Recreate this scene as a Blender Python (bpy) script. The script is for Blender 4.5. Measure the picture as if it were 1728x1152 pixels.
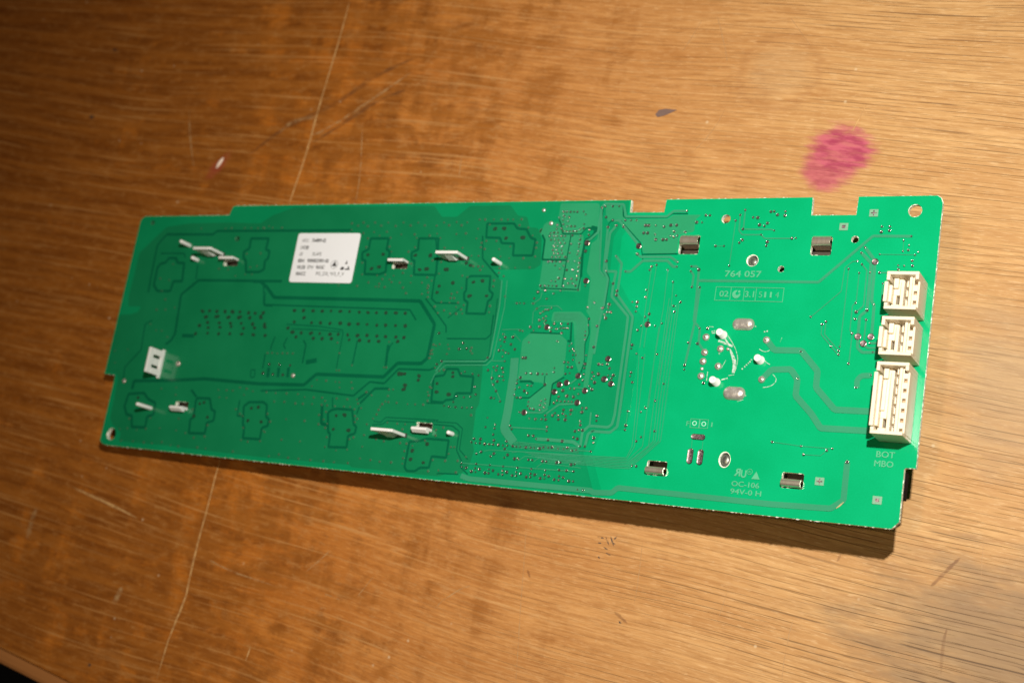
import bpy, bmesh, math, random
from mathutils import Matrix, Vector
from mathutils.geometry import delaunay_2d_cdt

scene = bpy.context.scene
for o in list(bpy.data.objects): bpy.data.objects.remove(o)

# ------------------------------------------------------------------ camera, light, exposure
cd = bpy.data.cameras.new('camera'); cam = bpy.data.objects.new('camera', cd); scene.collection.objects.link(cam); scene.camera = cam
cam.matrix_world = Matrix([[0.895637, -0.054846, 0.441392, 0.194154], [0.163974, 0.963185, -0.213041, -0.084509], [-0.413458, 0.263185, 0.871657, 0.361249]] + [[0, 0, 0, 1]])
cd.sensor_fit = 'HORIZONTAL'; cd.sensor_width = 22.2; cd.lens = 29.01; cd.clip_start = 0.01; cd.clip_end = 20.0
cd.dof.use_dof = True; cd.dof.focus_distance = 0.3551; cd.dof.aperture_fstop = 8.0; cd.dof.aperture_blades = 6

world = bpy.data.worlds.new('World'); scene.world = world; world.use_nodes = True
bg = world.node_tree.nodes['Background']; bg.inputs[0].default_value = (1.0, 0.88, 0.72, 1); bg.inputs[1].default_value = 0.022

def lamp(name, kind, loc, aim, power, colour, **k):
    d = bpy.data.lights.new(name, kind); d.energy = power; d.color = colour
    for a, b in k.items(): setattr(d, a, b)
    o = bpy.data.objects.new(name, d); scene.collection.objects.link(o); o.location = loc
    o.rotation_euler = (Vector(aim) - Vector(loc)).to_track_quat('-Z', 'Y').to_euler(); return o
# the camera's own flash above the lens, and the room's lamp overhead
lamp('flash', 'SPOT', (0.2126, 0.0357, 0.3813), (0.0764, -0.0038, 0.0), 9.5, (1.0, 0.955, 0.89), spot_size=math.radians(79), spot_blend=1.0, shadow_soft_size=0.006)
lamp('room_lamp', 'AREA', (0.09, -0.13, 0.85), (0.09, 0.0, 0.0), 1.45, (1.0, 0.74, 0.44), shape='DISK', size=0.06)

scene.render.engine = 'CYCLES'
scene.view_settings.view_transform = 'Standard'; scene.view_settings.look = 'None'
scene.view_settings.exposure = 0.0; scene.view_settings.gamma = 1.0
scene.view_settings.use_curve_mapping = False

# ------------------------------------------------------------------ measured layout (board frame, mm; table marks in m)
BACK = [(0.15,-6.5),(0.9,-4.2),(2.4,-3.65),(41.2,-3.55),(42.0,-1.1),(43.5,-0.15),(192.53,-0.17),(192.84,-4.46),(189.41,-11.36),(189.96,-23.97),(195.22,-30.96),(199.77,-35.22),(200.1,-63.52),(199.31,-67.62),(192.19,-68.82),(190.5,-75.21),(195.73,-86.61),(9,-86.85),(6.6,-86.4),(5.45,-85.4),(5.45,-62.25),(0.15,-61.95)]
BACK2 = [(0.17,-6.52),(0.92,-4.22),(2.42,-3.67),(41.22,-3.57),(42.02,-1.12),(43.52,-0.17),(192.9,-0.15),(192.9,-4.4),(195.44,-4.48),(192.01,-11.38),(192.56,-23.99),(197.82,-30.98),(202.37,-35.24),(202.7,-63.54),(201.91,-67.64),(194.79,-68.84),(193.1,-75.23),(198.33,-86.63),(9.02,-86.85),(6.62,-86.42),(5.47,-85.42),(5.47,-62.27),(0.17,-61.97)]
OUTLINE = [(0,-6.4),(0.05,-5.1),(0.75,-4.1),(2.3,-3.5),(41.1,-3.4),(41.72,-2.74),(41.91,-1.0),(42.4,-0.3),(43.4,0),(193.17,0),(193.38,-3.85),(204.02,-3.87),(204.25,0),(246.95,0),(247.17,-5.17),(259.32,-5.18),(259.43,0),(279.8,0),(280.8,-0.65),(281.35,-1.98),(281.35,-71.55),(278.97,-71.6),(278.55,-72.0),(278.62,-85.1),(276.9,-87.0),(8.9,-87.0),(6.5,-86.55),(5.27,-85.5),(5.25,-62.9),(5.3,-62.3),(0,-62.1)]
HOLES = [(274.57,-4.11,1.78),(9.9,-83.07,2.11),(6.24,-6.02,0.89),(47.31,-12.04,0.97),(223.01,-6.03,1.28),(259.75,-12.0,1.02),(240.61,-20.46,0.93),(165.23,-9.4,0.78),(232.31,-18.18,1.58)]
STAKE = (231.89,-73.51)
TABS = [(210.16,-16.44,216.16,-10.82),(248.12,-16.51,253.74,-11.17),(209.98,-79.42,215.9,-75.39),(247.86,-79.43,253.68,-75.31)]
HOOKS = [(43.73,-21.82,49.9,-19.08),(113.68,-21.97,119.46,-19.24),(36.14,-72.71,41.85,-69.82),(133.54,-72.91,139.35,-70.16)]
POURS = [[(2.95,-34.09),(3.28,-17.23),(10.34,-10.52),(13.45,-7.62),(23.89,-6.34),(41.3,-6.1),(56.17,-6.5),(60.83,-3.55),(65.34,-2.21),(69.29,-0.79),(125.27,-1.01),(128.92,-4.7),(134.4,-4.75),(138.45,-1.23),(153.05,-1.15),(156.28,-4.53),(159.54,-4.94),(160.88,-8.24),(163.86,-8.55),(165.69,-11.92),(166.89,-20.04),(164.72,-21.51),(150.56,-21.86),(153.23,-24.38),(154.99,-26.03),(155.05,-30.13),(155.34,-41.2),(155.18,-49.25),(152.91,-50.81),(153.16,-52.53),(154.06,-63.41),(153.23,-64.89),(153.84,-74.13),(155.07,-77.22),(154.11,-82.58),(152.21,-84.25),(147.77,-84.55),(144.52,-85.82),(112.81,-85.81),(111.98,-85.14),(76.97,-85.63),(56.93,-85.42),(36.31,-85.06),(14.03,-85.26),(14.24,-82.34),(9.48,-79.76),(7.65,-77.57),(7.18,-67.02),(7.04,-63.84),(5.88,-61.97),(0.55,-61.5),(0.52,-40.53),(6.4,-40.13),(9.12,-39.18),(9.94,-37.2),(3.96,-37.36)],[(170.2,-0.68),(182.52,-0.84),(183.29,-1.43),(183.78,-8.41),(180.27,-8.46),(178.55,-10.31),(172.59,-10.3),(171.17,-7.13),(170.26,-5.51)],[(165.81,-7.27),(166.9,-6.53),(170.6,-6.87),(172.41,-10.69),(179.46,-10.7),(181.42,-28.06),(168.17,-28.02),(167.59,-27.33),(167.36,-18.76),(167.06,-12.31),(164.97,-10.36)],[(185.23,-1.46),(190.54,-1.52),(191.48,-5.34),(192.57,-5.98),(205.43,-5.91),(207.0,-4.77),(215.57,-4.75),(213.91,-6.12),(213.98,-9.8),(209.53,-10.65),(209.77,-15.61),(209.18,-16.29),(199.36,-16.2),(198.59,-12.88),(197.19,-12.58),(190.6,-5.96),(188.24,-5.63),(186.79,-6.89),(185.75,-4.66)],[(184.19,-12.09),(182.48,-13.37),(182.42,-22.1),(184.06,-23.88),(184.46,-33.02),(184.23,-33.92),(185.86,-35.65),(186.79,-40.05),(187.03,-47.07),(187.09,-54.04),(187.18,-56.81),(188.55,-56.04),(188.52,-47.0),(189.22,-39.96),(189.34,-29.33),(189.65,-24.33),(186.72,-21.5),(185.6,-11.36),(184.27,-2.17),(183.79,-2.17),(184.28,-9.71)],[(167.27,-41.06),(176.8,-41.01),(179.65,-42.91),(180.3,-53.3),(176.93,-55.92),(177.23,-62.28),(175.53,-63.97),(170.77,-63.77),(169.86,-62.15),(170.49,-60.42),(174.88,-56.65),(174.05,-55.78),(165.44,-55.33),(165.55,-54.08),(164.96,-43.5)],[(137.96,-37.48),(143.66,-36.52),(153.35,-36.13),(153.5,-42.04),(152.23,-43.21),(138.48,-43.58)],[(173.6,-34.42),(182.62,-34.09),(185.14,-36.24),(186.36,-40.5),(185.57,-43.59),(186.17,-49.05),(185.08,-52.29),(183.39,-49.18),(180.87,-37.46),(173.45,-37.39)],[(118.09,-65.15),(119.43,-64.25),(122.1,-64.18),(124.28,-65.41),(152.19,-65.19),(153.09,-67.93),(140.8,-67.99),(121.17,-68.58),(117.96,-69.7),(117.34,-67.8)]]
GAPS = [(0.84,0,[(14.28,-10.41),
 (35.93,-10.43),
 (37.47,-9.19),
 (62.02,-9.16),
 (95.08,-9.06)]),
 (0.71,0,[(14.28,-10.41),
 (11.04,-14.47),
 (11.32,-23.68),
 (11.87,-32.05)]),
 (0.53,0,[(13.43,-17.53),
 (24.61,-17.46),
 (25.53,-18.97)]),
 (0.51,0,[(31.98,-21.54),
 (32.76,-26.76)]),
 (0.93,0,[(70.62,-26.85),
 (34.04,-27.11),
 (27.51,-32.46),
 (28.74,-46.49),
 (27.57,-48.96),
 (25.57,-50.29)]),
 (1.16,0,[(58.48,-27.12),
 (61.58,-27.07),
 (64.73,-28.99),
 (68.71,-32.48),
 (126.61,-32.29),
 (133.44,-39.53),
 (133.09,-50.3),
 (131.22,-52.08),
 (122.55,-52.37),
 (118.37,-56.98),
 (92.36,-57.46),
 (88.33,-61.23),
 (69.86,-61.86),
 (46.21,-61.48),
 (33.15,-62.72),
 (14.84,-63.91),
 (14.77,-66.85)]),
 (0.65,0,[(71.31,-64.09),
 (89.52,-62.68),
 (108.34,-63.57),
 (113.54,-58.82),
 (119.02,-59.01),
 (123.34,-54.2),
 (134.61,-53.95),
 (136.64,-53.04)]),
 (0.57,0,[(63.32,-28.66),
 (65.0,-35.07),
 (123.41,-35.21),
 (126.4,-38.44)]),
 (0.38,0,[(76.19,-41.45),
 (89.33,-41.7),
 (99.19,-42.55),
 (99.67,-43.73),
 (99.77,-55.22)]),
 (0.34,0,[(78.71,-42.94),
 (89.62,-42.9),
 (98.75,-43.25)]),
 (0.52,0,[(105.81,-45.86),
 (105.69,-53.92)]),
 (0.94,0,[(117.82,-46.71),
 (118.4,-53.62)]),
 (0.43,0,[(119.4,-45.98),
 (118.66,-47.01),
 (118.29,-49.67)]),
 (0.54,0,[(84.47,-46.54),
 (85.89,-48.03),
 (85.96,-54.21)]),
 (0.47,0,[(77.76,-45.94),
 (76.77,-48.41),
 (77.88,-49.75)]),
 (0.47,0,[(72.58,-45.79),
 (71.89,-48.96),
 (71.82,-50.36)]),
 (1.17,0,[(72.7,-56.24),
 (73.03,-59.51)]),
 (1.16,0,[(76.84,-56.03),
 (77.17,-59.28)]),
 (1.15,0,[(80.78,-55.83),
 (81.1,-59.07)]),
 (0.55,0,[(70.04,-51.84),
 (70.23,-56.71)]),
 (1.51,0,[(87.32,-53.8),
 (91.45,-52.92)]),
 (1.26,0,[(32.2,-46.97),
 (37.58,-46.95)]),
 (0.52,0,[(16.82,-41.96),
 (13.88,-43.56),
 (14.74,-52.84),
 (8.9,-59.42),
 (9.66,-63.46)]),
 (0.39,1,[(65.48,-57.29),
 (67.22,-57.28),
 (67.46,-59.8),
 (65.95,-59.89)]),
 (0.4,0,[(64.64,-30.79),
 (65.41,-35.42),
 (68.93,-35.5)]),
 (0.96,1,[(13.55,-22.89),
 (14.57,-21.35),
 (16.9,-20.94),
 (17.85,-19.22),
 (21.25,-19.19),
 (22.47,-20.89),
 (25.64,-21.04),
 (26.59,-27.61),
 (22.52,-27.68),
 (22.13,-31.26),
 (16.09,-31.39),
 (13.77,-29.35)]),
 (0.91,1,[(53.41,-11.92),
 (61.05,-11.91),
 (60.93,-15.76),
 (62.68,-16.48),
 (62.67,-19.02),
 (61.54,-19.76),
 (61.9,-22.84),
 (60.14,-23.77),
 (54.34,-23.85),
 (53.26,-19.84),
 (51.84,-18.75),
 (51.52,-16.73),
 (53.67,-15.42)]),
 (0.83,1,[(103.22,-11.88),
 (110.25,-11.87),
 (110.26,-15.51),
 (111.62,-16.26),
 (111.82,-18.94),
 (111.11,-19.29),
 (111.56,-23.06),
 (109.17,-23.95),
 (103.53,-23.86),
 (102.91,-19.37),
 (101.41,-19.04),
 (101.05,-16.6),
 (103.24,-15.54)]),
 (0.8,1,[(121.85,-11.86),
 (129.08,-11.86),
 (129.67,-15.75),
 (130.71,-23.8),
 (122.47,-23.75),
 (121.68,-19.19),
 (120.45,-18.86),
 (120.12,-16.48),
 (122.27,-15.62)]),
 (0.76,1,[(145.87,-7.01),
 (155.32,-7.05),
 (156.88,-8.71),
 (159.94,-8.88),
 (162.04,-11.66),
 (163.72,-12.15),
 (163.58,-17.18),
 (156.88,-17.23),
 (156.53,-13.47),
 (152.19,-13.32),
 (151.33,-11.67),
 (146.39,-11.51)]),
 (0.76,1,[(143.34,-23.94),
 (150.25,-23.83),
 (150.77,-28.38),
 (152.21,-29.33),
 (151.99,-30.95),
 (150.89,-31.79),
 (150.92,-32.82),
 (150.76,-35.73),
 (144.06,-35.77),
 (143.91,-32.29),
 (142.47,-31.51),
 (142.01,-29.22),
 (142.61,-28.55),
 (142.01,-24.62)]),
 (0.75,1,[(136.61,-55.94),
 (140.16,-55.27),
 (140.68,-53.32),
 (144.65,-53.12),
 (145.97,-55.12),
 (150.48,-55.2),
 (150.77,-60.22),
 (145.44,-60.54),
 (145.1,-62.45),
 (142.45,-62.77),
 (141.53,-63.62),
 (137.3,-63.57)]),
 (0.79,1,[(103.04,-68.08),
 (108.99,-68.02),
 (110.62,-72.49),
 (111.77,-73.22),
 (111.68,-75.34),
 (109.32,-76.17),
 (109.6,-79.88),
 (102.76,-80.26),
 (102.35,-76.03),
 (101.44,-75.61),
 (99.99,-69.61),
 (101.15,-68.54)]),
 (0.74,1,[(132.14,-76.35),
 (135.9,-75.75),
 (138.31,-74.93),
 (145.84,-74.83),
 (146.03,-80.08),
 (140.95,-80.04),
 (140.66,-83.48),
 (137.45,-83.82),
 (136.04,-84.97),
 (133.12,-85.14),
 (132.07,-84.07)]),
 (0.85,1,[(67.5,-68.16),
 (73.45,-67.78),
 (75.18,-68.7),
 (75.72,-72.41),
 (77.24,-73.33),
 (77.13,-75.37),
 (75.01,-76.2),
 (75.13,-79.91),
 (68.1,-80.1),
 (67.75,-76.38),
 (66.93,-75.75),
 (65.73,-69.65)]),
 (0.88,1,[(45.23,-68.14),
 (50.63,-67.99),
 (52.31,-71.56),
 (54.04,-72.15),
 (54.24,-75.27),
 (51.57,-76.15),
 (51.7,-79.79),
 (44.78,-80.13),
 (44.12,-75.44),
 (45.31,-74.83),
 (44.75,-68.88)]),
 (0.93,1,[(13.71,-68.61),
 (20.75,-67.83),
 (23.29,-69.85),
 (26.99,-71.06),
 (27.22,-75.0),
 (24.63,-75.89),
 (24.82,-79.64),
 (18.66,-79.91),
 (17.46,-76.02),
 (14.97,-75.82),
 (13.13,-73.03)]),
 (0.56,0,[(145.01,-11.01),
 (146.44,-18.3),
 (150.62,-22.03),
 (153.18,-24.11)]),
 (0.57,0,[(128.16,-12.03),
 (130.47,-19.44),
 (130.41,-25.48),
 (130.72,-31.46),
 (132.5,-32.74),
 (141.05,-32.69)]),
 (0.61,0,[(165.73,-10.69),
 (166.89,-12.31),
 (167.13,-18.44),
 (175.22,-18.53)]),
 (0.4,0,[(175.39,-10.69),
 (175.25,-18.69),
 (175.17,-26.93)]),
 (0.39,0,[(168.21,-27.32),
 (180.49,-27.51),
 (180.79,-23.36)]),
 (1.32,0,[(181.61,-8.46),
 (183.34,-8.79),
 (183.28,-10.38),
 (181.87,-11.97),
 (180.44,-12.45)]),
 (0.79,0,[(180.41,-12.29),
 (180.21,-17.06),
 (180.84,-23.68)]),
 (0.4,0,[(170.59,-5.83),
 (171.57,-7.46),
 (172.6,-10.37),
 (178.58,-10.44),
 (180.28,-8.52),
 (183.79,-8.47)]),
 (0.49,0,[(128.43,-31.41),
 (133.09,-35.59),
 (137.75,-40.03),
 (138.15,-41.97)]),
 (0.35,0,[(137.77,-37.42),
 (142.06,-34.03)]),
 (0.48,0,[(138.73,-43.9),
 (152.63,-43.42),
 (153.96,-42.03),
 (153.68,-35.96)]),
 (0.31,0,[(139.78,-51.66),
 (153.75,-50.99),
 (155.37,-49.27),
 (154.11,-30.8)]),
 (0.24,0,[(138.49,-50.76),
 (153.2,-50.0),
 (154.46,-49.15),
 (153.85,-35.95)]),
 (0.41,0,[(135.75,-64.15),
 (141.59,-63.93)]),
 (0.45,0,[(180.71,-53.73),
 (177.26,-55.9),
 (177.4,-62.27)]),
 (0.71,0,[(166.38,-55.74),
 (169.94,-55.54),
 (171.09,-56.25)]),
 (0.39,0,[(174.7,-56.6),
 (170.49,-60.42),
 (165.76,-60.71)]),
 (0.32,0,[(174.4,-53.61),
 (174.5,-56.06)]),
 (0.46,0,[(167.25,-40.96),
 (177.12,-40.91)]),
 (0.32,0,[(185.2,-35.62),
 (186.36,-40.5),
 (185.57,-43.59),
 (186.17,-49.05),
 (185.73,-52.26)]),
 (0.64,0,[(180.18,-37.33),
 (180.86,-43.17),
 (179.81,-42.91)]),
 (0.79,0,[(110.18,-64.66),
 (113.83,-61.81)]),
 (0.79,0,[(111.43,-65.84),
 (115.94,-60.82),
 (121.28,-60.51)]),
 (0.44,0,[(100.6,-64.59),
 (101.38,-67.86)]),
 (1.03,0,[(97.17,-67.13),
 (98.2,-73.04),
 (100.74,-73.52)]),
 (0.5,0,[(111.48,-66.88),
 (111.03,-69.2)]),
 (0.31,0,[(117.87,-71.0),
 (120.6,-71.14),
 (121.95,-69.5),
 (141.03,-69.07)]),
 (0.31,0,[(117.56,-72.16),
 (121.48,-71.65),
 (122.56,-70.52),
 (132.88,-70.28)]),
 (0.3,0,[(136.93,-69.68),
 (147.44,-69.48),
 (149.89,-70.95),
 (150.1,-77.29),
 (153.47,-79.93)]),
 (0.4,0,[(139.66,-70.44),
 (146.39,-70.49),
 (148.95,-71.96),
 (149.15,-77.52),
 (151.47,-80.56),
 (151.49,-82.4),
 (154.34,-84.28)]),
 (0.4,0,[(143.85,-85.22),
 (144.14,-84.88),
 (151.22,-84.56)]),
 (0.38,0,[(190.97,-2.16),
 (191.43,-5.02),
 (192.66,-5.5),
 (205.21,-5.5),
 (206.62,-4.36),
 (211.49,-4.41)]),
 (0.44,0,[(199.43,-16.6),
 (210.13,-16.38)]),
 (0.29,0,[(199.67,-18.15),
 (198.25,-13.2),
 (190.82,-6.28),
 (188.29,-5.95),
 (187.17,-7.21),
 (188.13,-21.07),
 (190.07,-23.84),
 (190.07,-32.81)]),
 (0.26,0,[(184.6,-2.73),
 (184.82,-10.06),
 (186.75,-21.71),
 (189.79,-24.16)]),
 (0.55,0,[(63.46,-67.72),
 (63.76,-72.88),
 (66.21,-73.06)]),
 (0.81,0,[(41.73,-65.51),
 (44.68,-67.82)]),
 (0.51,0,[(14.78,-64.15),
 (15.08,-66.7)])]
TRACES = [(0.71,[(211.07,-3.63),
 (206.98,-3.59),
 (205.16,-5.19),
 (192.26,-5.09),
 (191.01,-1.37),
 (184.83,-1.07),
 (183.98,-2.4),
 (184.12,-9.9),
 (181.68,-12.29),
 (180.73,-12.61)]),
 (0.75,[(189.76,-7.86),
 (188.04,-10.07),
 (188.11,-18.56),
 (188.92,-21.84),
 (191.93,-21.86),
 (191.62,-25.37),
 (191.69,-29.38),
 (197.71,-35.08),
 (197.88,-39.17),
 (198.18,-63.65),
 (197.82,-66.31),
 (196.71,-67.27),
 (191.93,-67.23),
 (190.89,-67.3),
 (189.1,-69.15),
 (189.16,-73.27)]),
 (0.74,[(191.19,-17.29),
 (193.26,-19.45),
 (193.3,-28.73),
 (199.22,-35.19),
 (199.24,-39.72),
 (199.58,-63.56),
 (199.5,-66.92),
 (197.58,-68.67),
 (192.18,-68.72),
 (192.37,-68.47),
 (190.95,-69.6),
 (190.59,-73.16)]),
 (0.78,[(188.34,-6.27),
 (190.39,-6.28),
 (197.8,-13.98)]),
 (0.7,[(187.05,-8.48),
 (187.88,-21.54),
 (189.69,-24.16),
 (189.59,-31.9),
 (188.97,-37.96),
 (188.93,-46.49)]),
 (0.75,[(194.84,-21.82),
 (196.39,-21.8),
 (199.73,-18.52),
 (207.31,-18.44),
 (209.29,-20.19),
 (210.48,-20.18)]),
 (0.75,[(197.81,-16.52),
 (198.91,-17.38),
 (208.08,-17.31),
 (210.5,-18.9)]),
 (0.66,[(214.78,-20.04),
 (216.37,-20.02),
 (217.13,-21.06),
 (217.58,-30.56),
 (217.73,-35.8),
 (219.84,-37.85),
 (220.04,-42.03),
 (221.59,-43.86)]),
 (0.66,[(218.15,-26.08),
 (218.14,-35.49),
 (216.89,-48.74)]),
 (0.61,[(214.84,-21.48),
 (215.81,-22.52),
 (215.8,-26.04)]),
 (0.74,[(217.42,-24.15),
 (251.38,-23.99),
 (264.43,-11.08),
 (274.35,-11.17)]),
 (0.21,[(225.95,-6.59),
 (225.85,-19.76)]),
 (0.33,[(228.35,-3.5),
 (228.49,-9.07),
 (236.49,-9.18),
 (237.4,-9.54)]),
 (0.33,[(227.08,-4.94),
 (227.3,-9.52),
 (228.36,-10.72),
 (233.82,-10.72),
 (234.89,-11.76),
 (242.64,-11.76)]),
 (0.18,[(221.07,-14.04),
 (223.57,-14.03)]),
 (0.19,[(204.2,-19.73),
 (203.96,-31.52),
 (204.02,-44.03)]),
 (0.19,[(202.76,-20.21),
 (202.71,-31.55),
 (202.77,-44.08)]),
 (0.18,[(207.82,-21.21),
 (208.16,-32.37),
 (207.66,-47.43),
 (208.04,-60.89)]),
 (0.18,[(209.97,-24.73),
 (210.47,-32.24),
 (209.96,-54.36)]),
 (0.18,[(202.83,-45.87),
 (204.32,-59.87),
 (204.84,-72.03),
 (203.66,-75.3),
 (199.63,-75.46),
 (196.98,-75.56),
 (172.09,-76.42)]),
 (0.18,[(204.61,-45.79),
 (205.09,-59.82),
 (205.61,-71.97),
 (203.85,-75.71),
 (199.7,-75.89),
 (196.42,-75.96),
 (173.16,-76.73)]),
 (0.18,[(207.66,-37.92),
 (207.69,-59.66),
 (207.95,-71.79),
 (204.04,-76.13),
 (199.77,-76.32),
 (195.85,-76.36),
 (174.22,-77.03)]),
 (0.18,[(209.5,-29.47),
 (209.43,-59.55),
 (209.7,-71.65),
 (204.23,-76.54),
 (199.84,-76.74),
 (195.28,-76.75),
 (175.28,-77.33)]),
 (0.18,[(210.01,-31.86),
 (210.37,-59.49),
 (210.84,-70.13),
 (204.42,-76.96),
 (199.91,-77.17),
 (194.71,-77.15),
 (176.33,-77.63)]),
 (0.18,[(211.07,-33.48),
 (211.19,-59.44),
 (211.5,-70.08),
 (204.61,-77.37),
 (199.98,-77.6),
 (194.15,-77.55),
 (177.39,-77.93)]),
 (0.18,[(211.97,-31.21),
 (212.0,-59.38),
 (212.34,-70.01),
 (204.8,-77.79),
 (200.05,-78.02),
 (193.58,-77.94),
 (178.43,-78.23)]),
 (0.18,[(212.6,-30.59),
 (212.91,-59.33),
 (213.0,-69.96),
 (204.99,-78.2),
 (200.12,-78.45),
 (193.01,-78.34),
 (179.48,-78.52)]),
 (0.19,[(158.51,-77.07),
 (160.51,-76.6),
 (189.74,-75.72)]),
 (0.19,[(167.76,-76.78),
 (169.71,-76.32),
 (189.82,-76.16)]),
 (0.19,[(170.51,-78.8),
 (172.29,-77.46),
 (190.04,-77.46)]),
 (0.19,[(175.22,-78.86),
 (176.98,-77.52),
 (190.11,-77.89)]),
 (0.19,[(176.48,-80.24),
 (178.22,-78.9),
 (190.36,-79.33)]),
 (1.51,[(152.18,-84.93),
 (154.96,-85.6),
 (194.57,-85.32),
 (195.05,-85.79),
 (200.78,-85.36),
 (202.39,-83.78),
 (245.72,-83.96),
 (261.39,-83.52),
 (264.45,-81.18),
 (264.31,-71.46)]),
 (1.65,[(239.23,-40.39),
 (241.64,-43.05),
 (248.91,-42.87),
 (253.94,-48.15),
 (254.05,-52.56),
 (259.55,-58.1),
 (268.64,-57.98)]),
 (1.65,[(239.2,-51.25),
 (241.53,-48.42),
 (246.76,-48.04),
 (248.88,-50.64),
 (248.92,-55.07),
 (253.65,-59.58),
 (256.51,-63.18),
 (268.91,-63.0)]),
 (1.39,[(268.02,-48.57),
 (265.42,-48.84),
 (264.5,-50.06),
 (264.59,-52.09)]),
 (0.75,[(263.42,-38.52),
 (263.64,-41.49),
 (264.94,-42.67),
 (269.08,-42.43)]),
 (0.54,[(265.03,-40.33),
 (266.21,-41.46),
 (268.96,-41.34)]),
 (0.59,[(266.68,-40.12),
 (269.09,-40.03)]),
 (0.76,[(266.69,-29.83),
 (266.93,-38.33)]),
 (0.76,[(265.05,-31.43),
 (263.31,-33.06),
 (263.42,-38.52)]),
 (0.38,[(265.06,-33.92),
 (265.08,-40.05)]),
 (0.36,[(262.3,-31.92),
 (263.87,-30.35),
 (263.99,-29.93),
 (263.83,-20.53),
 (262.39,-18.94)]),
 (0.82,[(261.88,-15.74),
 (264.75,-18.55),
 (264.97,-29.9),
 (265.05,-31.43)]),
 (0.82,[(262.67,-14.22),
 (265.7,-17.97),
 (265.91,-28.77),
 (266.64,-29.8)]),
 (0.22,[(261.08,-18.07),
 (259.79,-18.17),
 (257.94,-19.9),
 (257.71,-26.43),
 (253.04,-31.07),
 (250.43,-33.6)]),
 (0.22,[(259.01,-20.23),
 (259.08,-27.72),
 (259.08,-41.41)]),
 (0.22,[(261.9,-21.32),
 (261.97,-29.42)]),
 (0.25,[(261.9,-29.48),
 (261.11,-30.2),
 (261.18,-36.89),
 (261.86,-37.69),
 (261.89,-45.69)]),
 (0.25,[(253.64,-35.56),
 (253.74,-38.28),
 (258.69,-43.5)]),
 (0.25,[(254.65,-34.79),
 (254.64,-38.24),
 (258.91,-42.52)]),
 (0.33,[(267.18,-21.14),
 (269.49,-21.1)]),
 (0.33,[(268.34,-24.06),
 (268.48,-29.26)]),
 (0.16,[(266.71,-16.13),
 (275.68,-16.23)]),
 (0.14,[(272.47,-12.35),
 (272.58,-15.25)]),
 (0.14,[(244.21,-67.75),
 (251.98,-68.26),
 (260.17,-68.26)]),
 (0.13,[(252.91,-70.4),
 (257.34,-70.31),
 (258.78,-68.85)]),
 (0.14,[(222.07,-68.98),
 (222.23,-71.51)]),
 (0.14,[(225.17,-69.02),
 (225.24,-71.55)]),
 (0.15,[(202.05,-62.3),
 (202.08,-66.39)]),
 (0.44,[(154.62,-25.07),
 (155.28,-32.8),
 (155.1,-48.81),
 (153.63,-50.36),
 (139.1,-51.05),
 (137.01,-54.31)]),
 (0.31,[(156.43,-25.2),
 (157.1,-33.4),
 (156.13,-49.55),
 (154.38,-51.46),
 (140.25,-52.16),
 (136.85,-55.28),
 (135.98,-58.22)]),
 (0.27,[(156.06,-50.12),
 (160.25,-49.92)]),
 (0.26,[(156.62,-52.99),
 (156.93,-56.42),
 (159.21,-59.1),
 (161.12,-61.77)]),
 (2.67,[(163.54,-48.89),
 (164.07,-54.47),
 (164.15,-64.97),
 (163.92,-70.09),
 (167.9,-73.9)]),
 (0.93,[(174.92,-72.24),
 (178.77,-72.15),
 (186.88,-72.21),
 (189.03,-73.43)]),
 (0.49,[(190.87,-63.4),
 (191.06,-67.38)]),
 (0.32,[(165.87,-69.49),
 (177.81,-69.23)]),
 (0.5,[(186.12,-61.21),
 (180.47,-61.78),
 (176.84,-64.73)]),
 (0.51,[(169.6,-64.82),
 (175.29,-64.53),
 (177.06,-63.2)]),
 (0.25,[(151.72,-81.24),
 (188.31,-80.47)]),
 (0.24,[(188.07,-74.45),
 (192.63,-74.4)]),
 (0.19,[(167.84,-73.6),
 (188.76,-73.75)]),
 (0.19,[(167.92,-74.01),
 (188.82,-74.09)]),
 (0.19,[(168.0,-74.43),
 (188.88,-74.44)]),
 (0.19,[(168.08,-74.85),
 (188.94,-74.79)]),
 (0.19,[(168.15,-75.27),
 (189.0,-75.14)]),
 (0.16,[(174.02,-34.87),
 (182.05,-34.64),
 (184.37,-36.57),
 (186.06,-48.45)]),
 (0.16,[(174.1,-35.28),
 (181.95,-35.04),
 (183.95,-36.83),
 (185.61,-48.47)]),
 (0.16,[(174.17,-35.68),
 (181.86,-35.45),
 (183.53,-37.1),
 (185.15,-48.49)]),
 (0.16,[(174.24,-36.09),
 (181.76,-35.85),
 (183.11,-37.36),
 (184.69,-48.51)]),
 (0.16,[(174.31,-36.49),
 (181.66,-36.26),
 (182.69,-37.62),
 (184.24,-48.53)]),
 (0.16,[(174.38,-36.9),
 (181.57,-36.66),
 (182.27,-37.88),
 (183.78,-48.56)]),
 (0.23,[(167.47,-38.38),
 (167.12,-34.6),
 (169.21,-32.81),
 (174.99,-32.65),
 (176.55,-33.86)]),
 (0.23,[(157.74,-40.46),
 (163.28,-40.1)]),
 (0.2,[(161.78,-41.42),
 (164.67,-43.83)]),
 (0.27,[(166.6,-32.12),
 (168.8,-30.55),
 (168.97,-28.64)]),
 (0.38,[(183.02,-55.58),
 (185.15,-53.65)]),
 (0.31,[(184.17,-56.57),
 (187.47,-56.68)]),
 (0.46,[(184.22,-2.4),
 (185.63,-14.49),
 (186.66,-21.71),
 (188.33,-23.25)])]
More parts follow.
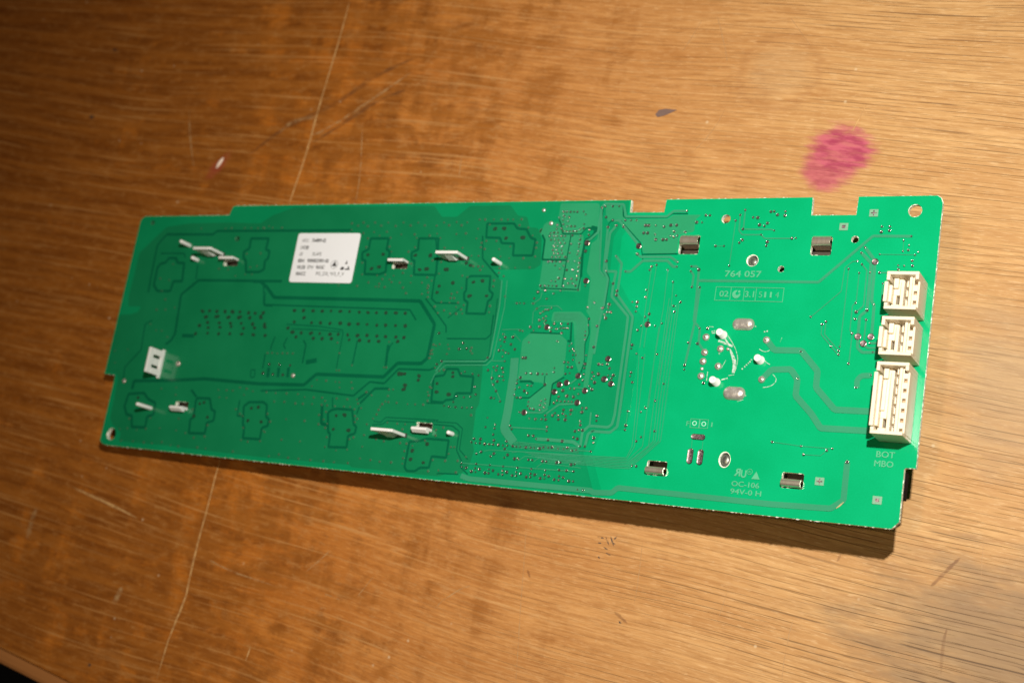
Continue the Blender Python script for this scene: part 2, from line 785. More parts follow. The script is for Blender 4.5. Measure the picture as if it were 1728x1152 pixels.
VIA = {'tin': [(171.74,-3.5),(172.84,-3.51),(174.05,-3.53),(175.21,-3.54),(176.31,-3.55),(178.4,-3.47),(179.23,-4.38),(172.15,-4.87),(173.85,-5.14),(170.68,-5.35),(172.02,-6.1),(173.81,-6.5),(172.32,-7.4),(179.25,-7.43),(173.8,-8.05),(175.04,-8.06),(176.23,-8.06),(170.32,-7.62),(170.36,-8.85),(171.99,-8.85),(178.1,-9.03),(179.3,-8.71),(172.64,-9.63),(173.74,-9.63),(174.87,-9.63),(175.99,-9.63),(177.08,-9.64),(181.23,-9.2),(181.33,-10.79),(168.53,-10.2),(169.68,-10.04),(170.99,-10.04),(168.42,-11.17),(169.81,-11.17),(171.02,-11.17),(172.38,-11.11),(173.58,-11.11),(175.95,-10.95),(178.68,-11.08),(169.04,-12.31),(170.29,-12.3),(171.57,-12.37),(173.18,-12.3),(178.71,-12.23),(170.8,-13.27),(172.33,-13.33),(173.87,-13.33),(175.99,-13.58),(178.71,-13.57),(170.25,-14.24),(171.67,-14.3),(173.2,-14.39),(178.7,-14.52),(170.31,-15.52),(171.61,-15.52),(173.16,-15.51),(178.75,-15.8),(170.77,-16.55),(172.14,-16.54),(173.51,-16.53),(176.03,-16.35),(178.59,-16.81),(170.35,-17.67),(171.65,-17.66),(172.92,-17.65),(174.73,-17.64),(179.62,-17.95),(169.33,-19.16),(170.69,-19.05),(171.97,-19.1),(173.35,-19.12),(175.91,-18.93),(178.1,-18.91),(179.67,-19.37),(171.87,-20.25),(174.59,-20.35),(179.68,-20.79),(173.55,-21.25),(175.93,-21.6),(178.02,-21.57),(179.67,-22.12),(179.63,-23.44),(173.73,-24.17),(175.78,-24.26),(177.99,-24.29),(179.64,-24.51),(171.49,-25.03),(172.81,-25.14),(177.08,-25.69),(178.5,-25.67),(179.63,-26.37),(168.09,-26.62),(169.46,-26.6),(170.73,-26.57),(172.03,-26.55),(173.39,-26.52),(175.72,-26.6),(182.8,-26.34),(169.89,-27.98),(167.58,-28.57),(175.02,-28.03),(180.68,-27.63),(172.86,-28.93),(166.66,-30.53),(170.86,-30.56),(166.6,-32.12),(186.52,-31.3),(184.54,-32.71),(184.21,-2.34),(161.1,-32.17),(162.15,-32.14),(163.55,-32.17),(184.12,-2.24),(185.21,-1.94),(187.64,-1.96),(189.69,-1.99),(188.28,-6.27),(192.36,-6.29),(194.16,-6.3),(195.88,-6.31),(189.76,-7.86),(202.18,-7.91),(202.4,-10.65),(208.12,-9.79),(211.52,-9.95),(207.15,-11.08),(208.21,-11.42),(209.18,-11.02),(211.07,-3.63),(218.15,-4.98),(216.12,-7.11),(191.19,-17.29),(188.85,-21.84),(194.84,-21.82),(210.5,-18.9),(210.48,-20.18),(214.78,-20.04),(214.84,-21.48),(207.82,-21.21),(204.2,-19.73),(202.76,-20.21),(202.29,-21.26),(209.97,-24.73),(215.8,-26.04),(218.15,-26.08),(202.26,-27.25),(202.26,-29.28),(211.48,-28.62),(213.05,-30.47),(211.16,-31.69),(198.47,-30.84),(200.02,-32.17),(186.54,-31.3),(189.57,-32.76),(228.35,-3.5),(227.08,-4.94),(225.95,-6.59),(228.35,-9.07),(233.82,-10.72),(227.87,-13.06),(223.57,-14.03),(225.85,-19.76),(230.9,-5.69),(234.44,-8.25),(235.69,-13.9),(236.7,-3.97),(239.9,-4.06),(243.72,-11.7),(237.4,-9.54),(266.45,-8.52),(268.54,-8.53),(274.35,-11.17),(272.47,-12.35),(273.99,-13.64),(272.58,-15.25),(273.91,-14.96),(266.71,-16.13),(275.77,-16.26),(276.52,-15.42),(275.19,-17.83),(275.4,-19.19),(271.79,-19.12),(273.32,-19.24),(271.9,-20.2),(267.18,-21.14),(264.7,-21.17),(262.67,-14.22),(261.88,-15.74),(261.08,-18.07),(262.39,-18.94),(259.01,-20.23),(261.9,-21.32),(261.84,-29.48),(266.64,-29.8),(268.34,-24.06),(166.66,-30.56),(170.86,-30.55),(168.15,-33.63),(172.98,-33.4),(172.04,-33.89),(171.13,-33.92),(170.38,-34.51),(169.56,-35.1),(171.65,-35.89),(170.84,-36.54),(171.78,-37.2),(171.41,-37.99),(174.13,-39.31),(175.7,-39.56),(176.94,-39.3),(177.83,-39.21),(178.58,-39.31),(179.34,-39.22),(173.91,-40.34),(168.27,-40.3),(163.7,-40.49),(164.61,-40.68),(186.52,-31.32),(184.62,-32.76),(185.7,-36.22),(185.71,-38.07),(185.19,-40.02),(185.25,-41.16),(185.35,-42.32),(181.4,-43.77),(180.75,-44.47),(182.07,-45.33),(181.11,-45.93),(182.59,-45.86),(182.37,-47.1),(183.29,-47.05),(182.62,-48.52),(181.2,-49.35),(181.35,-50.75),(182.25,-52.5),(180.93,-52.75),(184.73,-49.27),(186.63,-46.99),(186.62,-50.76),(186.76,-52.56),(186.74,-54.32),(185.82,-55.63),(186.07,-58.42),(183.25,-56.93),(184.47,-56.95),(174.52,-61.18),(175.83,-60.61),(175.86,-61.71),(174.4,-62.37),(175.77,-62.92),(174.58,-63.76),(172.55,-63.71),(171.31,-63.58),(170.5,-62.87),(170.48,-61.65),(179.61,-60.71),(180.9,-60.84),(182.11,-60.77),(183.32,-60.75),(184.41,-60.77),(187.94,-62.34),(189.17,-62.32),(168.14,-53.23),(169.79,-53.24),(173.58,-53.2),(174.92,-53.13),(177.1,-51.24),(177.15,-52.46),(176.59,-43.25),(167.35,-43.94),(169.32,-56.81),(170.52,-56.9),(165.64,-56.4),(165.62,-55.38),(165.46,-58.2),(165.45,-59.96),(166.43,-60.61),(166.72,-57.57),(169.64,-59.1),(159.31,-48.68),(160.36,-49.98),(156.96,-52.03),(158.12,-51.65),(160.44,-53.32),(161.01,-55.73),(160.45,-54.66),(159.32,-54.57),(157.86,-57.21),(161.07,-62.08),(158.93,-61.29),(150.15,-54.42),(152.27,-54.69),(147.34,-53.87),(146.18,-54.38),(151.69,-58.22),(152.43,-60.53),(150.81,-61.32),(148.54,-61.61),(146.09,-61.44),(145.17,-63.3),(142.17,-64.63),(143.95,-64.79),(146.22,-64.74),(148.53,-64.75),(150.23,-64.7),(151.98,-64.53),(157.47,-43.64),(159.13,-44.05),(158.18,-45.51),(159.11,-46.73),(160.1,-47.32),(161.2,-47.58),(158.18,-41.87),(189.13,-55.93),(189.48,-53.81),(190.03,-53.0),(189.36,-51.92),(192.0,-49.52),(198.48,-30.89),(199.96,-32.19),(199.95,-33.59),(203.1,-35.07),(204.1,-35.88),(202.25,-37.72),(201.35,-39.04),(206.47,-37.6),(208.43,-36.79),(211.16,-31.68),(211.62,-33.31),(213.05,-30.49),(202.28,-29.4),(191.16,-34.06),(190.41,-34.85),(191.21,-32.83),(202.11,-45.84),(204.07,-46.94),(208.33,-45.71),(200.31,-44.43),(201.15,-52.34),(202.09,-54.07),(211.58,-53.98),(209.73,-58.89),(207.19,-61.03),(202.04,-62.25),(206.03,-62.28),(192.18,-49.46),(193.6,-49.3),(194.45,-52.55),(195.55,-53.39),(190.02,-53.0),(190.34,-56.82),(217.02,-42.01),(219.78,-37.85),(216.96,-49.67),(250.43,-33.6),(254.65,-34.79),(253.64,-35.56),(256.7,-41.42),(259.0,-41.41),(258.91,-42.52),(258.97,-43.54),(261.77,-45.78),(261.81,-37.7),(261.9,-29.48),(262.19,-33.85),(265.06,-33.92),(267.89,-48.57),(264.45,-52.02),(248.89,-43.15),(248.96,-50.58),(266.68,-40.12),(267.69,-42.46),(151.72,-81.24),(156.67,-81.03),(161.26,-81.01),(165.73,-81.01),(170.42,-81.0),(174.94,-80.96),(179.5,-81.01),(183.77,-80.49),(188.31,-80.47),(170.16,-78.38),(174.8,-78.38),(179.3,-78.42),(183.82,-78.36),(188.29,-78.48),(161.04,-78.45),(165.59,-78.46),(156.15,-78.03),(152.08,-82.34),(156.58,-82.32),(161.26,-82.25),(165.8,-82.27),(170.33,-82.32),(174.92,-82.3),(179.49,-82.25),(184.07,-82.22),(156.9,-83.39),(161.3,-83.36),(165.94,-83.34),(170.41,-83.3),(175.03,-83.27),(179.58,-83.3),(184.1,-83.3),(188.69,-83.26),(153.86,-74.83),(155.3,-74.97),(156.68,-74.86),(159.91,-74.97),(161.22,-74.93),(164.5,-74.92),(165.93,-74.9),(168.95,-74.96),(170.19,-74.92),(173.66,-74.89),(174.73,-74.86),(177.66,-74.48),(179.24,-74.44),(182.38,-74.49),(184.18,-74.47),(186.89,-74.72),(188.07,-74.45),(192.63,-74.4),(189.1,-73.28),(190.59,-73.16),(172.29,-71.45),(174.92,-72.24),(177.89,-69.68),(177.79,-68.54),(166.48,-70.0),(165.78,-69.04),(160.75,-70.17),(160.79,-69.09),(160.66,-72.01),(157.66,-70.02),(157.81,-67.21),(180.81,-65.03),(182.07,-64.34),(183.17,-64.96),(184.53,-64.33),(179.6,-64.39),(176.6,-65.25),(175.64,-66.44),(171.71,-66.49),(168.08,-64.85),(188.02,-66.2),(187.99,-68.7),(192.96,-65.68),(192.95,-71.95),(186.65,-70.9),(190.44,-85.42),(192.05,-85.47),(202.05,-62.3),(202.02,-67.61),(207.14,-61.06),(205.99,-62.24),(207.12,-69.26),(205.9,-70.51),(210.86,-67.31),(205.7,-77.42),(192.95,-65.68),(193.04,-71.94),(244.21,-67.75),(260.17,-68.26),(258.78,-68.85),(252.91,-70.4),(251.98,-68.26)],'masked': [(142.98,-5.75),(144.97,-5.76),(148.13,-5.79),(150.75,-5.8),(153.03,-5.82),(154.91,-5.83),(157.83,-5.75),(157.4,-7.66),(160.64,-8.46),(162.54,-10.91),(164.43,-13.19),(164.45,-14.81),(164.6,-17.56),(160.66,-18.11),(155.8,-18.15),(152.66,-17.65),(151.74,-15.3),(155.53,-14.46),(150.33,-12.66),(146.72,-12.67),(146.95,-7.45),(143.01,-8.74),(143.05,-11.91),(145.16,-13.27),(145.19,-14.73),(146.65,-15.26),(144.92,-17.48),(138.93,-10.24),(135.49,-10.44),(130.17,-6.66),(134.81,-6.55),(138.69,-6.64),(132.25,-7.55),(136.82,-7.57),(127.63,-7.67),(128.38,-10.33),(125.78,-10.77),(129.89,-11.75),(138.64,-14.93),(132.08,-14.96),(142.42,-17.5),(131.83,-19.6),(128.5,-19.13),(158.44,-21.18),(163.4,-20.96),(153.08,-21.35),(153.11,-22.81),(154.99,-23.83),(151.86,-25.27),(151.95,-27.06),(156.65,-30.13),(147.04,-20.83),(145.48,-20.85),(143.71,-20.8),(146.36,-21.99),(140.39,-23.92),(142.31,-24.29),(131.78,-23.38),(139.62,-29.28),(137.68,-29.75),(140.99,-27.83),(137.66,-31.13),(138.88,-31.1),(134.5,-32.46),(137.51,-32.55),(140.57,-32.47),(142.74,-33.2),(132.36,-33.9),(129.29,-31.0),(128.75,-27.51),(127.77,-24.68),(152.0,-33.21),(94.66,-6.75),(99.25,-6.49),(103.82,-6.52),(108.98,-6.55),(114.91,-6.58),(120.53,-6.61),(101.26,-7.77),(97.32,-7.54),(106.48,-7.58),(112.11,-7.71),(117.8,-7.56),(123.19,-7.58),(94.99,-9.06),(99.97,-10.12),(104.15,-9.78),(109.16,-9.68),(106.65,-11.0),(102.2,-11.88),(111.01,-11.7),(114.92,-10.56),(120.02,-10.56),(121.05,-11.76),(125.71,-10.94),(111.26,-14.64),(112.44,-16.36),(102.27,-14.85),(121.06,-14.87),(118.92,-16.32),(101.87,-20.14),(102.77,-24.05),(101.64,-27.93),(94.31,-28.0),(105.79,-26.68),(108.65,-24.3),(111.77,-24.02),(114.99,-24.31),(118.3,-23.31),(121.6,-24.21),(110.9,-25.47),(113.69,-25.52),(114.67,-26.42),(117.83,-26.54),(121.9,-26.46),(126.11,-26.39),(127.66,-24.68),(129.59,-25.72),(110.06,-27.02),(108.91,-28.06),(110.1,-28.04),(112.37,-28.1),(119.35,-28.13),(120.91,-29.95),(126.89,-30.05),(128.57,-27.18),(128.59,-28.18),(129.06,-29.5),(129.19,-31.0),(120.74,-20.22),(128.56,-19.03),(57.95,-8.12),(61.97,-8.14),(60.27,-7.58),(65.96,-8.15),(152.1,-35.2),(152.02,-33.33),(142.81,-35.9),(140.62,-36.03),(138.41,-36.03),(142.12,-34.68),(140.19,-33.91),(136.05,-35.08),(133.99,-35.96),(132.58,-34.06),(134.53,-46.02),(135.52,-46.3),(136.71,-45.76),(134.5,-47.64),(134.03,-48.96),(133.93,-50.26),(139.68,-45.8),(140.31,-47.07),(139.91,-48.7),(148.19,-46.41),(148.02,-47.38),(148.72,-48.14),(139.83,-53.68),(138.26,-54.09),(136.6,-53.2),(136.0,-59.18),(135.6,-60.8),(152.81,-79.31),(147.14,-76.81),(148.31,-76.72),(146.77,-78.85),(145.96,-81.02),(141.62,-81.17),(150.25,-80.66),(144.25,-84.04),(150.31,-84.09),(140.63,-84.58),(141.09,-73.79),(140.93,-72.14),(152.08,-66.82),(143.28,-71.21),(73.99,-64.5),(77.84,-64.55),(82.25,-64.42),(86.83,-64.35),(89.72,-65.15),(93.31,-65.03),(96.63,-64.9),(102.34,-64.81),(106.46,-64.83),(110.18,-64.66),(77.93,-67.34),(82.03,-67.18),(86.56,-67.41),(89.57,-67.35),(93.24,-67.22),(96.97,-67.15),(99.23,-67.27),(102.26,-67.31),(105.72,-67.25),(108.11,-67.16),(98.09,-65.91),(110.86,-65.93),(112.36,-67.31),(109.92,-67.8),(99.2,-69.33),(96.77,-70.49),(110.53,-69.88),(99.0,-71.83),(111.58,-70.73),(111.05,-71.81),(97.29,-73.44),(100.14,-74.39),(100.62,-73.03),(101.44,-77.25),(111.57,-76.55),(110.16,-77.24),(115.35,-75.55),(101.47,-80.36),(105.96,-81.14),(110.08,-80.55),(115.49,-79.18),(115.49,-82.85),(119.46,-83.03),(122.93,-83.21),(127.07,-83.08),(111.31,-84.64),(106.04,-84.8),(101.95,-84.82),(96.86,-84.89),(92.18,-84.89),(88.07,-84.9),(84.15,-84.16),(80.28,-85.05),(83.98,-79.41),(91.42,-79.4),(91.62,-72.77),(84.14,-72.69),(77.95,-73.96),(76.3,-71.7),(76.02,-77.14),(115.61,-72.14),(123.08,-71.12),(126.7,-71.19),(129.62,-71.14),(128.93,-72.78),(120.08,-76.48),(123.04,-76.9),(129.03,-77.0),(131.35,-76.98),(131.1,-79.28),(131.1,-81.48),(131.2,-83.14),(133.58,-77.5),(137.71,-75.61),(140.71,-84.56),(141.68,-81.07),(125.1,-64.8),(129.1,-64.94),(131.89,-64.82),(134.77,-64.74),(136.06,-63.48),(136.08,-61.78),(121.42,-62.83),(117.5,-70.22),(115.4,-63.03),(118.98,-67.37),(119.33,-66.37),(119.91,-65.52),(120.87,-64.65),(118.54,-68.85),(122.04,-64.74),(20.88,-84.77),(25.91,-84.81),(29.69,-84.8),(33.92,-84.04),(38.11,-84.84),(41.59,-84.92),(49.91,-84.61),(53.52,-84.67),(65.23,-84.75),(15.4,-85.01),(31.63,-79.51),(39.13,-79.67),(43.43,-80.23),(47.44,-81.5),(51.98,-80.81),(52.25,-76.97),(44.3,-72.09),(39.11,-75.61),(53.6,-64.93),(57.14,-64.79),(59.81,-64.81),(62.57,-63.6),(65.46,-63.78),(68.26,-64.49),(54.73,-67.38),(57.85,-67.37),(64.94,-65.9),(62.78,-70.88),(64.91,-72.29),(66.16,-72.89),(67.41,-76.74),(70.53,-81.11),(75.51,-80.55),(67.64,-80.82),(76.61,-77.43),(76.3,-71.35),(13.41,-81.01),(16.93,-80.57),(21.34,-80.79),(25.44,-80.13),(26.43,-76.31),(16.84,-77.15),(28.31,-65.93),(34.91,-65.19),(35.4,-67.67),(20.71,-21.47),(20.49,-27.34),(16.2,-26.85),(18.27,-31.34),(53.08,-17.45),(59.09,-17.23),(55.92,-22.19),(58.73,-21.79),(42.2,-22.91),(46.38,-23.04),(50.22,-25.37),(54.36,-24.76),(57.27,-24.72),(30.14,-8.34),(41.21,-8.37),(43.94,-8.19),(49.69,-8.21),(52.66,-8.22),(55.6,-8.23),(58.3,-8.23),(16.54,-43.47),(19.85,-45.59),(22.53,-45.67),(25.78,-47.77),(17.88,-38.19),(21.96,-38.07),(26.03,-37.21),(2.64,-53.74),(8.61,-52.92),(3.98,-57.99),(20.86,-34.36),(98.38,-46.84),(118.01,-45.81),(99.92,-50.23),(100.13,-55.87),(101.13,-55.82),(105.69,-53.92),(117.9,-53.98),(118.85,-53.93),(71.02,-51.45),(72.94,-51.36),(75.11,-51.44),(77.2,-51.27),(79.18,-51.19),(81.42,-51.16),(93.23,-59.33),(96.92,-59.4),(100.6,-59.53),(102.15,-59.62),(106.76,-59.36),(91.69,-61.44),(102.62,-61.26),(107.52,-61.24),(113.12,-62.13),(121.36,-60.83),(122.87,-60.74),(121.42,-62.84),(115.27,-62.99),(136.51,-59.47),(134.09,-47.99),(134.67,-48.93),(134.2,-50.25),(134.8,-46.01)],'hole': [(169.89,-27.98),(167.58,-28.57),(181.1,-15.78),(186.03,-5.3),(187.1,-8.39),(192.06,-8.28),(188.31,-18.78),(191.58,-25.52),(193.14,-27.71),(193.18,-28.97),(199.97,-30.86),(191.35,-31.7),(198.94,-7.9),(199.93,-7.9),(198.75,-10.18),(199.97,-10.18),(204.75,-8.32),(206.77,-7.87),(208.56,-7.87),(202.8,-12.19),(205.02,-12.19),(206.12,-12.19),(214.51,-7.04),(216.99,-4.97),(221.07,-14.04),(228.65,-12.28),(217.12,-21.0),(232.24,-5.79),(233.01,-7.89),(235.21,-7.39),(235.84,-12.8),(197.75,-16.52),(235.78,-4.11),(237.76,-4.99),(239.9,-5.19),(242.64,-11.76),(266.47,-9.97),(268.57,-9.61),(169.66,-37.2),(167.02,-39.34),(170.01,-39.14),(174.69,-38.07),(177.01,-37.99),(179.18,-37.92),(177.6,-40.77),(159.13,-42.78),(161.76,-42.59),(161.45,-44.81),(163.04,-46.25),(157.8,-46.85),(154.37,-49.22),(166.2,-48.7),(167.12,-48.66),(180.01,-49.35),(182.61,-50.75),(171.99,-53.22),(174.88,-56.28),(168.53,-58.49),(166.52,-54.65),(167.69,-60.6),(186.68,-49.57),(180.97,-57.67),(179.97,-59.54),(182.49,-59.18),(184.65,-59.35),(178.76,-61.52),(182.15,-63.26),(184.57,-63.22),(188.05,-63.53),(188.6,-38.28),(188.56,-44.48),(190.95,-49.42),(191.33,-52.27),(190.55,-54.8),(190.02,-56.84),(159.98,-52.19),(155.21,-53.0),(158.0,-52.85),(157.08,-55.38),(159.0,-56.21),(157.86,-61.2),(159.14,-59.1),(138.56,-51.08),(137.02,-52.06),(144.92,-45.1),(146.55,-46.7),(143.88,-46.98),(135.81,-42.32),(199.91,-30.92),(192.22,-34.03),(190.9,-35.84),(189.44,-32.94),(191.3,-31.75),(204.16,-34.22),(188.53,-38.28),(200.36,-43.38),(201.24,-51.3),(194.53,-50.45),(191.35,-52.26),(195.97,-52.41),(190.55,-54.8),(191.04,-49.42),(216.9,-48.45),(219.77,-42.19),(188.59,-44.47),(262.3,-31.92),(265.05,-31.43),(154.53,-73.76),(156.69,-73.69),(161.23,-73.71),(165.47,-73.72),(158.39,-75.0),(162.94,-74.89),(167.75,-74.91),(172.09,-74.92),(176.56,-74.87),(180.37,-74.27),(185.23,-73.97),(165.26,-75.86),(157.63,-77.36),(161.97,-77.55),(166.54,-77.54),(169.0,-78.48),(173.57,-78.4),(178.15,-78.46),(182.65,-78.43),(187.24,-78.63),(153.55,-82.46),(158.08,-82.49),(162.62,-82.49),(167.21,-82.54),(171.78,-82.52),(176.32,-82.47),(180.85,-82.51),(185.42,-82.45),(155.49,-83.36),(160.1,-83.38),(164.57,-83.37),(169.17,-83.35),(173.78,-83.35),(178.27,-83.33),(182.73,-83.31),(187.34,-83.3),(186.13,-80.43),(178.78,-72.21),(183.3,-72.25),(187.91,-71.22),(189.12,-68.7),(186.82,-69.08),(188.19,-67.23),(192.85,-64.3),(192.95,-70.63),(182.15,-63.29),(184.51,-63.22),(178.98,-65.15),(181.0,-66.1),(183.2,-66.09),(176.97,-66.43),(173.64,-66.51),(173.86,-71.42),(188.05,-63.52),(189.23,-62.31),(202.08,-66.39),(207.01,-77.4),(192.94,-64.29),(192.98,-70.63),(264.3,-71.4),(72.86,-55.19),(77.0,-55.16),(81.36,-55.12),(70.77,-58.41),(75.07,-58.43),(79.16,-58.42),(72.74,-55.19),(70.94,-58.23)],'big': [(181.18,-13.24),(182.77,-24.81),(197.82,-14.13),(265.73,-18.2),(172.47,-39.15),(185.06,-53.14),(181.72,-55.35),(179.52,-56.02),(178.27,-58.22),(187.9,-57.32),(186.07,-60.91),(169.6,-64.82),(193.27,-53.66),(204.06,-37.23),(193.57,-47.73),(193.45,-53.65),(195.64,-54.87),(263.42,-38.52),(266.76,-38.47),(265.03,-40.33)],'smudge': [(149.16,-8.85),(152.2,-8.63),(153.5,-11.67),(159.38,-11.6),(144.83,-25.89),(147.84,-25.44),(144.41,-30.22),(150.15,-30.18),(134.19,-21.91),(137.15,-26.29),(132.67,-27.27),(132.48,-29.43),(141.02,-19.74),(142.68,-20.65),(127.42,-17.62),(103.45,-17.35),(109.47,-17.31),(105.94,-22.04),(108.83,-21.55),(121.7,-17.49),(127.28,-17.45),(124.26,-22.21),(126.94,-21.84),(142.97,-54.32),(143.21,-55.52),(138.42,-58.02),(138.88,-60.61),(143.1,-60.99),(138.73,-76.47),(103.55,-70.19),(106.43,-69.77),(103.21,-74.66),(109.12,-74.49),(133.82,-78.96),(134.08,-81.55),(138.73,-82.09),(138.57,-76.54),(48.8,-69.51),(46.67,-69.99),(51.75,-74.39),(45.61,-74.29),(69.11,-70.12),(71.97,-69.52),(68.48,-74.27),(74.51,-74.3),(18.63,-69.59),(38.75,-37.96),(42.23,-37.97),(45.68,-37.98),(49.11,-37.99),(52.52,-38.0),(55.89,-38.01),(59.24,-38.02),(62.57,-38.03),(65.88,-38.04),(40.75,-40.1),(45.79,-40.01),(50.78,-39.93),(55.72,-39.85),(60.6,-39.77),(65.43,-39.69),(42.45,-42.05),(47.48,-41.99),(52.46,-41.93),(57.38,-41.87),(62.25,-41.82),(67.07,-41.76),(39.09,-43.25),(43.36,-43.65),(48.35,-43.48),(53.23,-43.13),(58.48,-43.48),(63.26,-43.13),(67.78,-42.8),(38.52,-46.19),(43.69,-45.63),(48.54,-45.81),(53.42,-45.45),(58.61,-45.61),(63.48,-45.61),(68.51,-45.59),(39.31,-38.31),(41.38,-39.9),(46.4,-39.74),(51.41,-39.77),(56.32,-39.62),(60.35,-39.67),(65.07,-39.17),(78.4,-36.65),(82.2,-36.63),(85.96,-36.61),(89.7,-36.59),(93.4,-36.57),(97.08,-36.55),(100.72,-36.53),(104.33,-36.51),(107.91,-36.49),(111.46,-36.47),(114.98,-36.45),(118.48,-36.43),(121.94,-36.42),(86.56,-40.59),(90.3,-40.58),(94.02,-40.57),(97.7,-40.56),(101.35,-40.55),(104.97,-40.54),(108.56,-40.53),(112.12,-40.52),(115.66,-40.51),(119.16,-40.5),(122.63,-40.49),(79.43,-44.13),(83.28,-44.14),(87.1,-44.14),(90.88,-44.15),(94.63,-44.15),(98.35,-44.15),(102.04,-44.16),(105.69,-44.16),(109.32,-44.16),(112.91,-44.17),(116.48,-44.17),(120.01,-44.17),(123.51,-44.18),(81.08,-45.64),(88.69,-45.86),(92.19,-45.79),(95.8,-45.75),(102.99,-45.8),(106.78,-45.76),(110.44,-45.78),(114.0,-45.7),(121.36,-45.57),(82.82,-39.07),(79.39,-40.58),(77.35,-42.64),(123.86,-55.71),(124.8,-55.66),(125.93,-55.6),(126.72,-59.22),(126.81,-60.51),(131.4,-57.35),(131.28,-55.9)]}
PINS = [(221.98,-40.26,0.98),(222.14,-44.57,0.97),(222.05,-47.1,0.97),(222.05,-51.23,0.97),(226.57,-43.36,0.96),(226.57,-48.26,0.96),(239.15,-40.39,0.94),(239.2,-51.25,0.93)]
SMALLPINS = [(228.72,-43.35,0.44),(222.06,-49.21,0.47),(83.38,-58.44,0.69),(33.44,-56.93,0.92),(10.39,-64.23,0.78),(164.96,-2.95,0.55),(168.12,-7.12,0.64)]
RINGS = [(222.08,-37.77,0.47),(223.06,-53.11,0.47)]
OVALS = [(232.15,-36.25,3.0,1.55),(232.11,-55.44,3.0,1.7)]
SLOTS = [(223.64,-67.96,2.05,0.8),(222.11,-73.34,0.85,2.15),(225.0,-73.39,0.85,2.15)]
TUBES = [(226.71,-39.44,3.2),(226.6,-52.71,3.2),(238.1,-45.99,2.7)]
SQUARES = [(263.95,-4.72,1),(256.39,-8.51,0),(257.85,-76.93,1),(272.81,-80.3,0)]
POSTS = [(26.43,-14.6,5.0),(31.5,-19.86,3.1),(25.42,-72.96,6.9),(152.9,-19.88,4.6),(146.7,-72.9,2.8)]
CONN = [(3,271.8,-33.77,279.71,-23.93),(3,271.71,-45.52,279.67,-35.65),(7,271.72,-65.49,279.6,-47.32)]
PLATES = [([34.75,-17.54],[42.79,-17.25],[42.75,-17.34],6.8),([133.07,-17.94],[141.03,-17.9],[141.02,-17.85],6.3),([122.42,-74.29],[130.32,-74.09],[131.56,-75.38],7.4)]
CLIPV = [(26.556035,-53.208403),(25.973043,-61.167325)]
TEXTS = [('764 057',224.94,-22.92,10.44,1.84),('02',224.15,-28.62,2.61,1.71),('3.1',231.48,-28.6,2.57,1.75),('OC-106',234.66,-80.23,7.54,1.41),('94V-0 H',234.6,-82.26,8.41,1.41),('MBO',271.15,-71.85,4.69,1.62),('BOT',271.41,-69.49,4.57,1.62),('F',219.8,-65.18,0.89,1.36),('I',226.89,-65.01,0.34,1.34)]
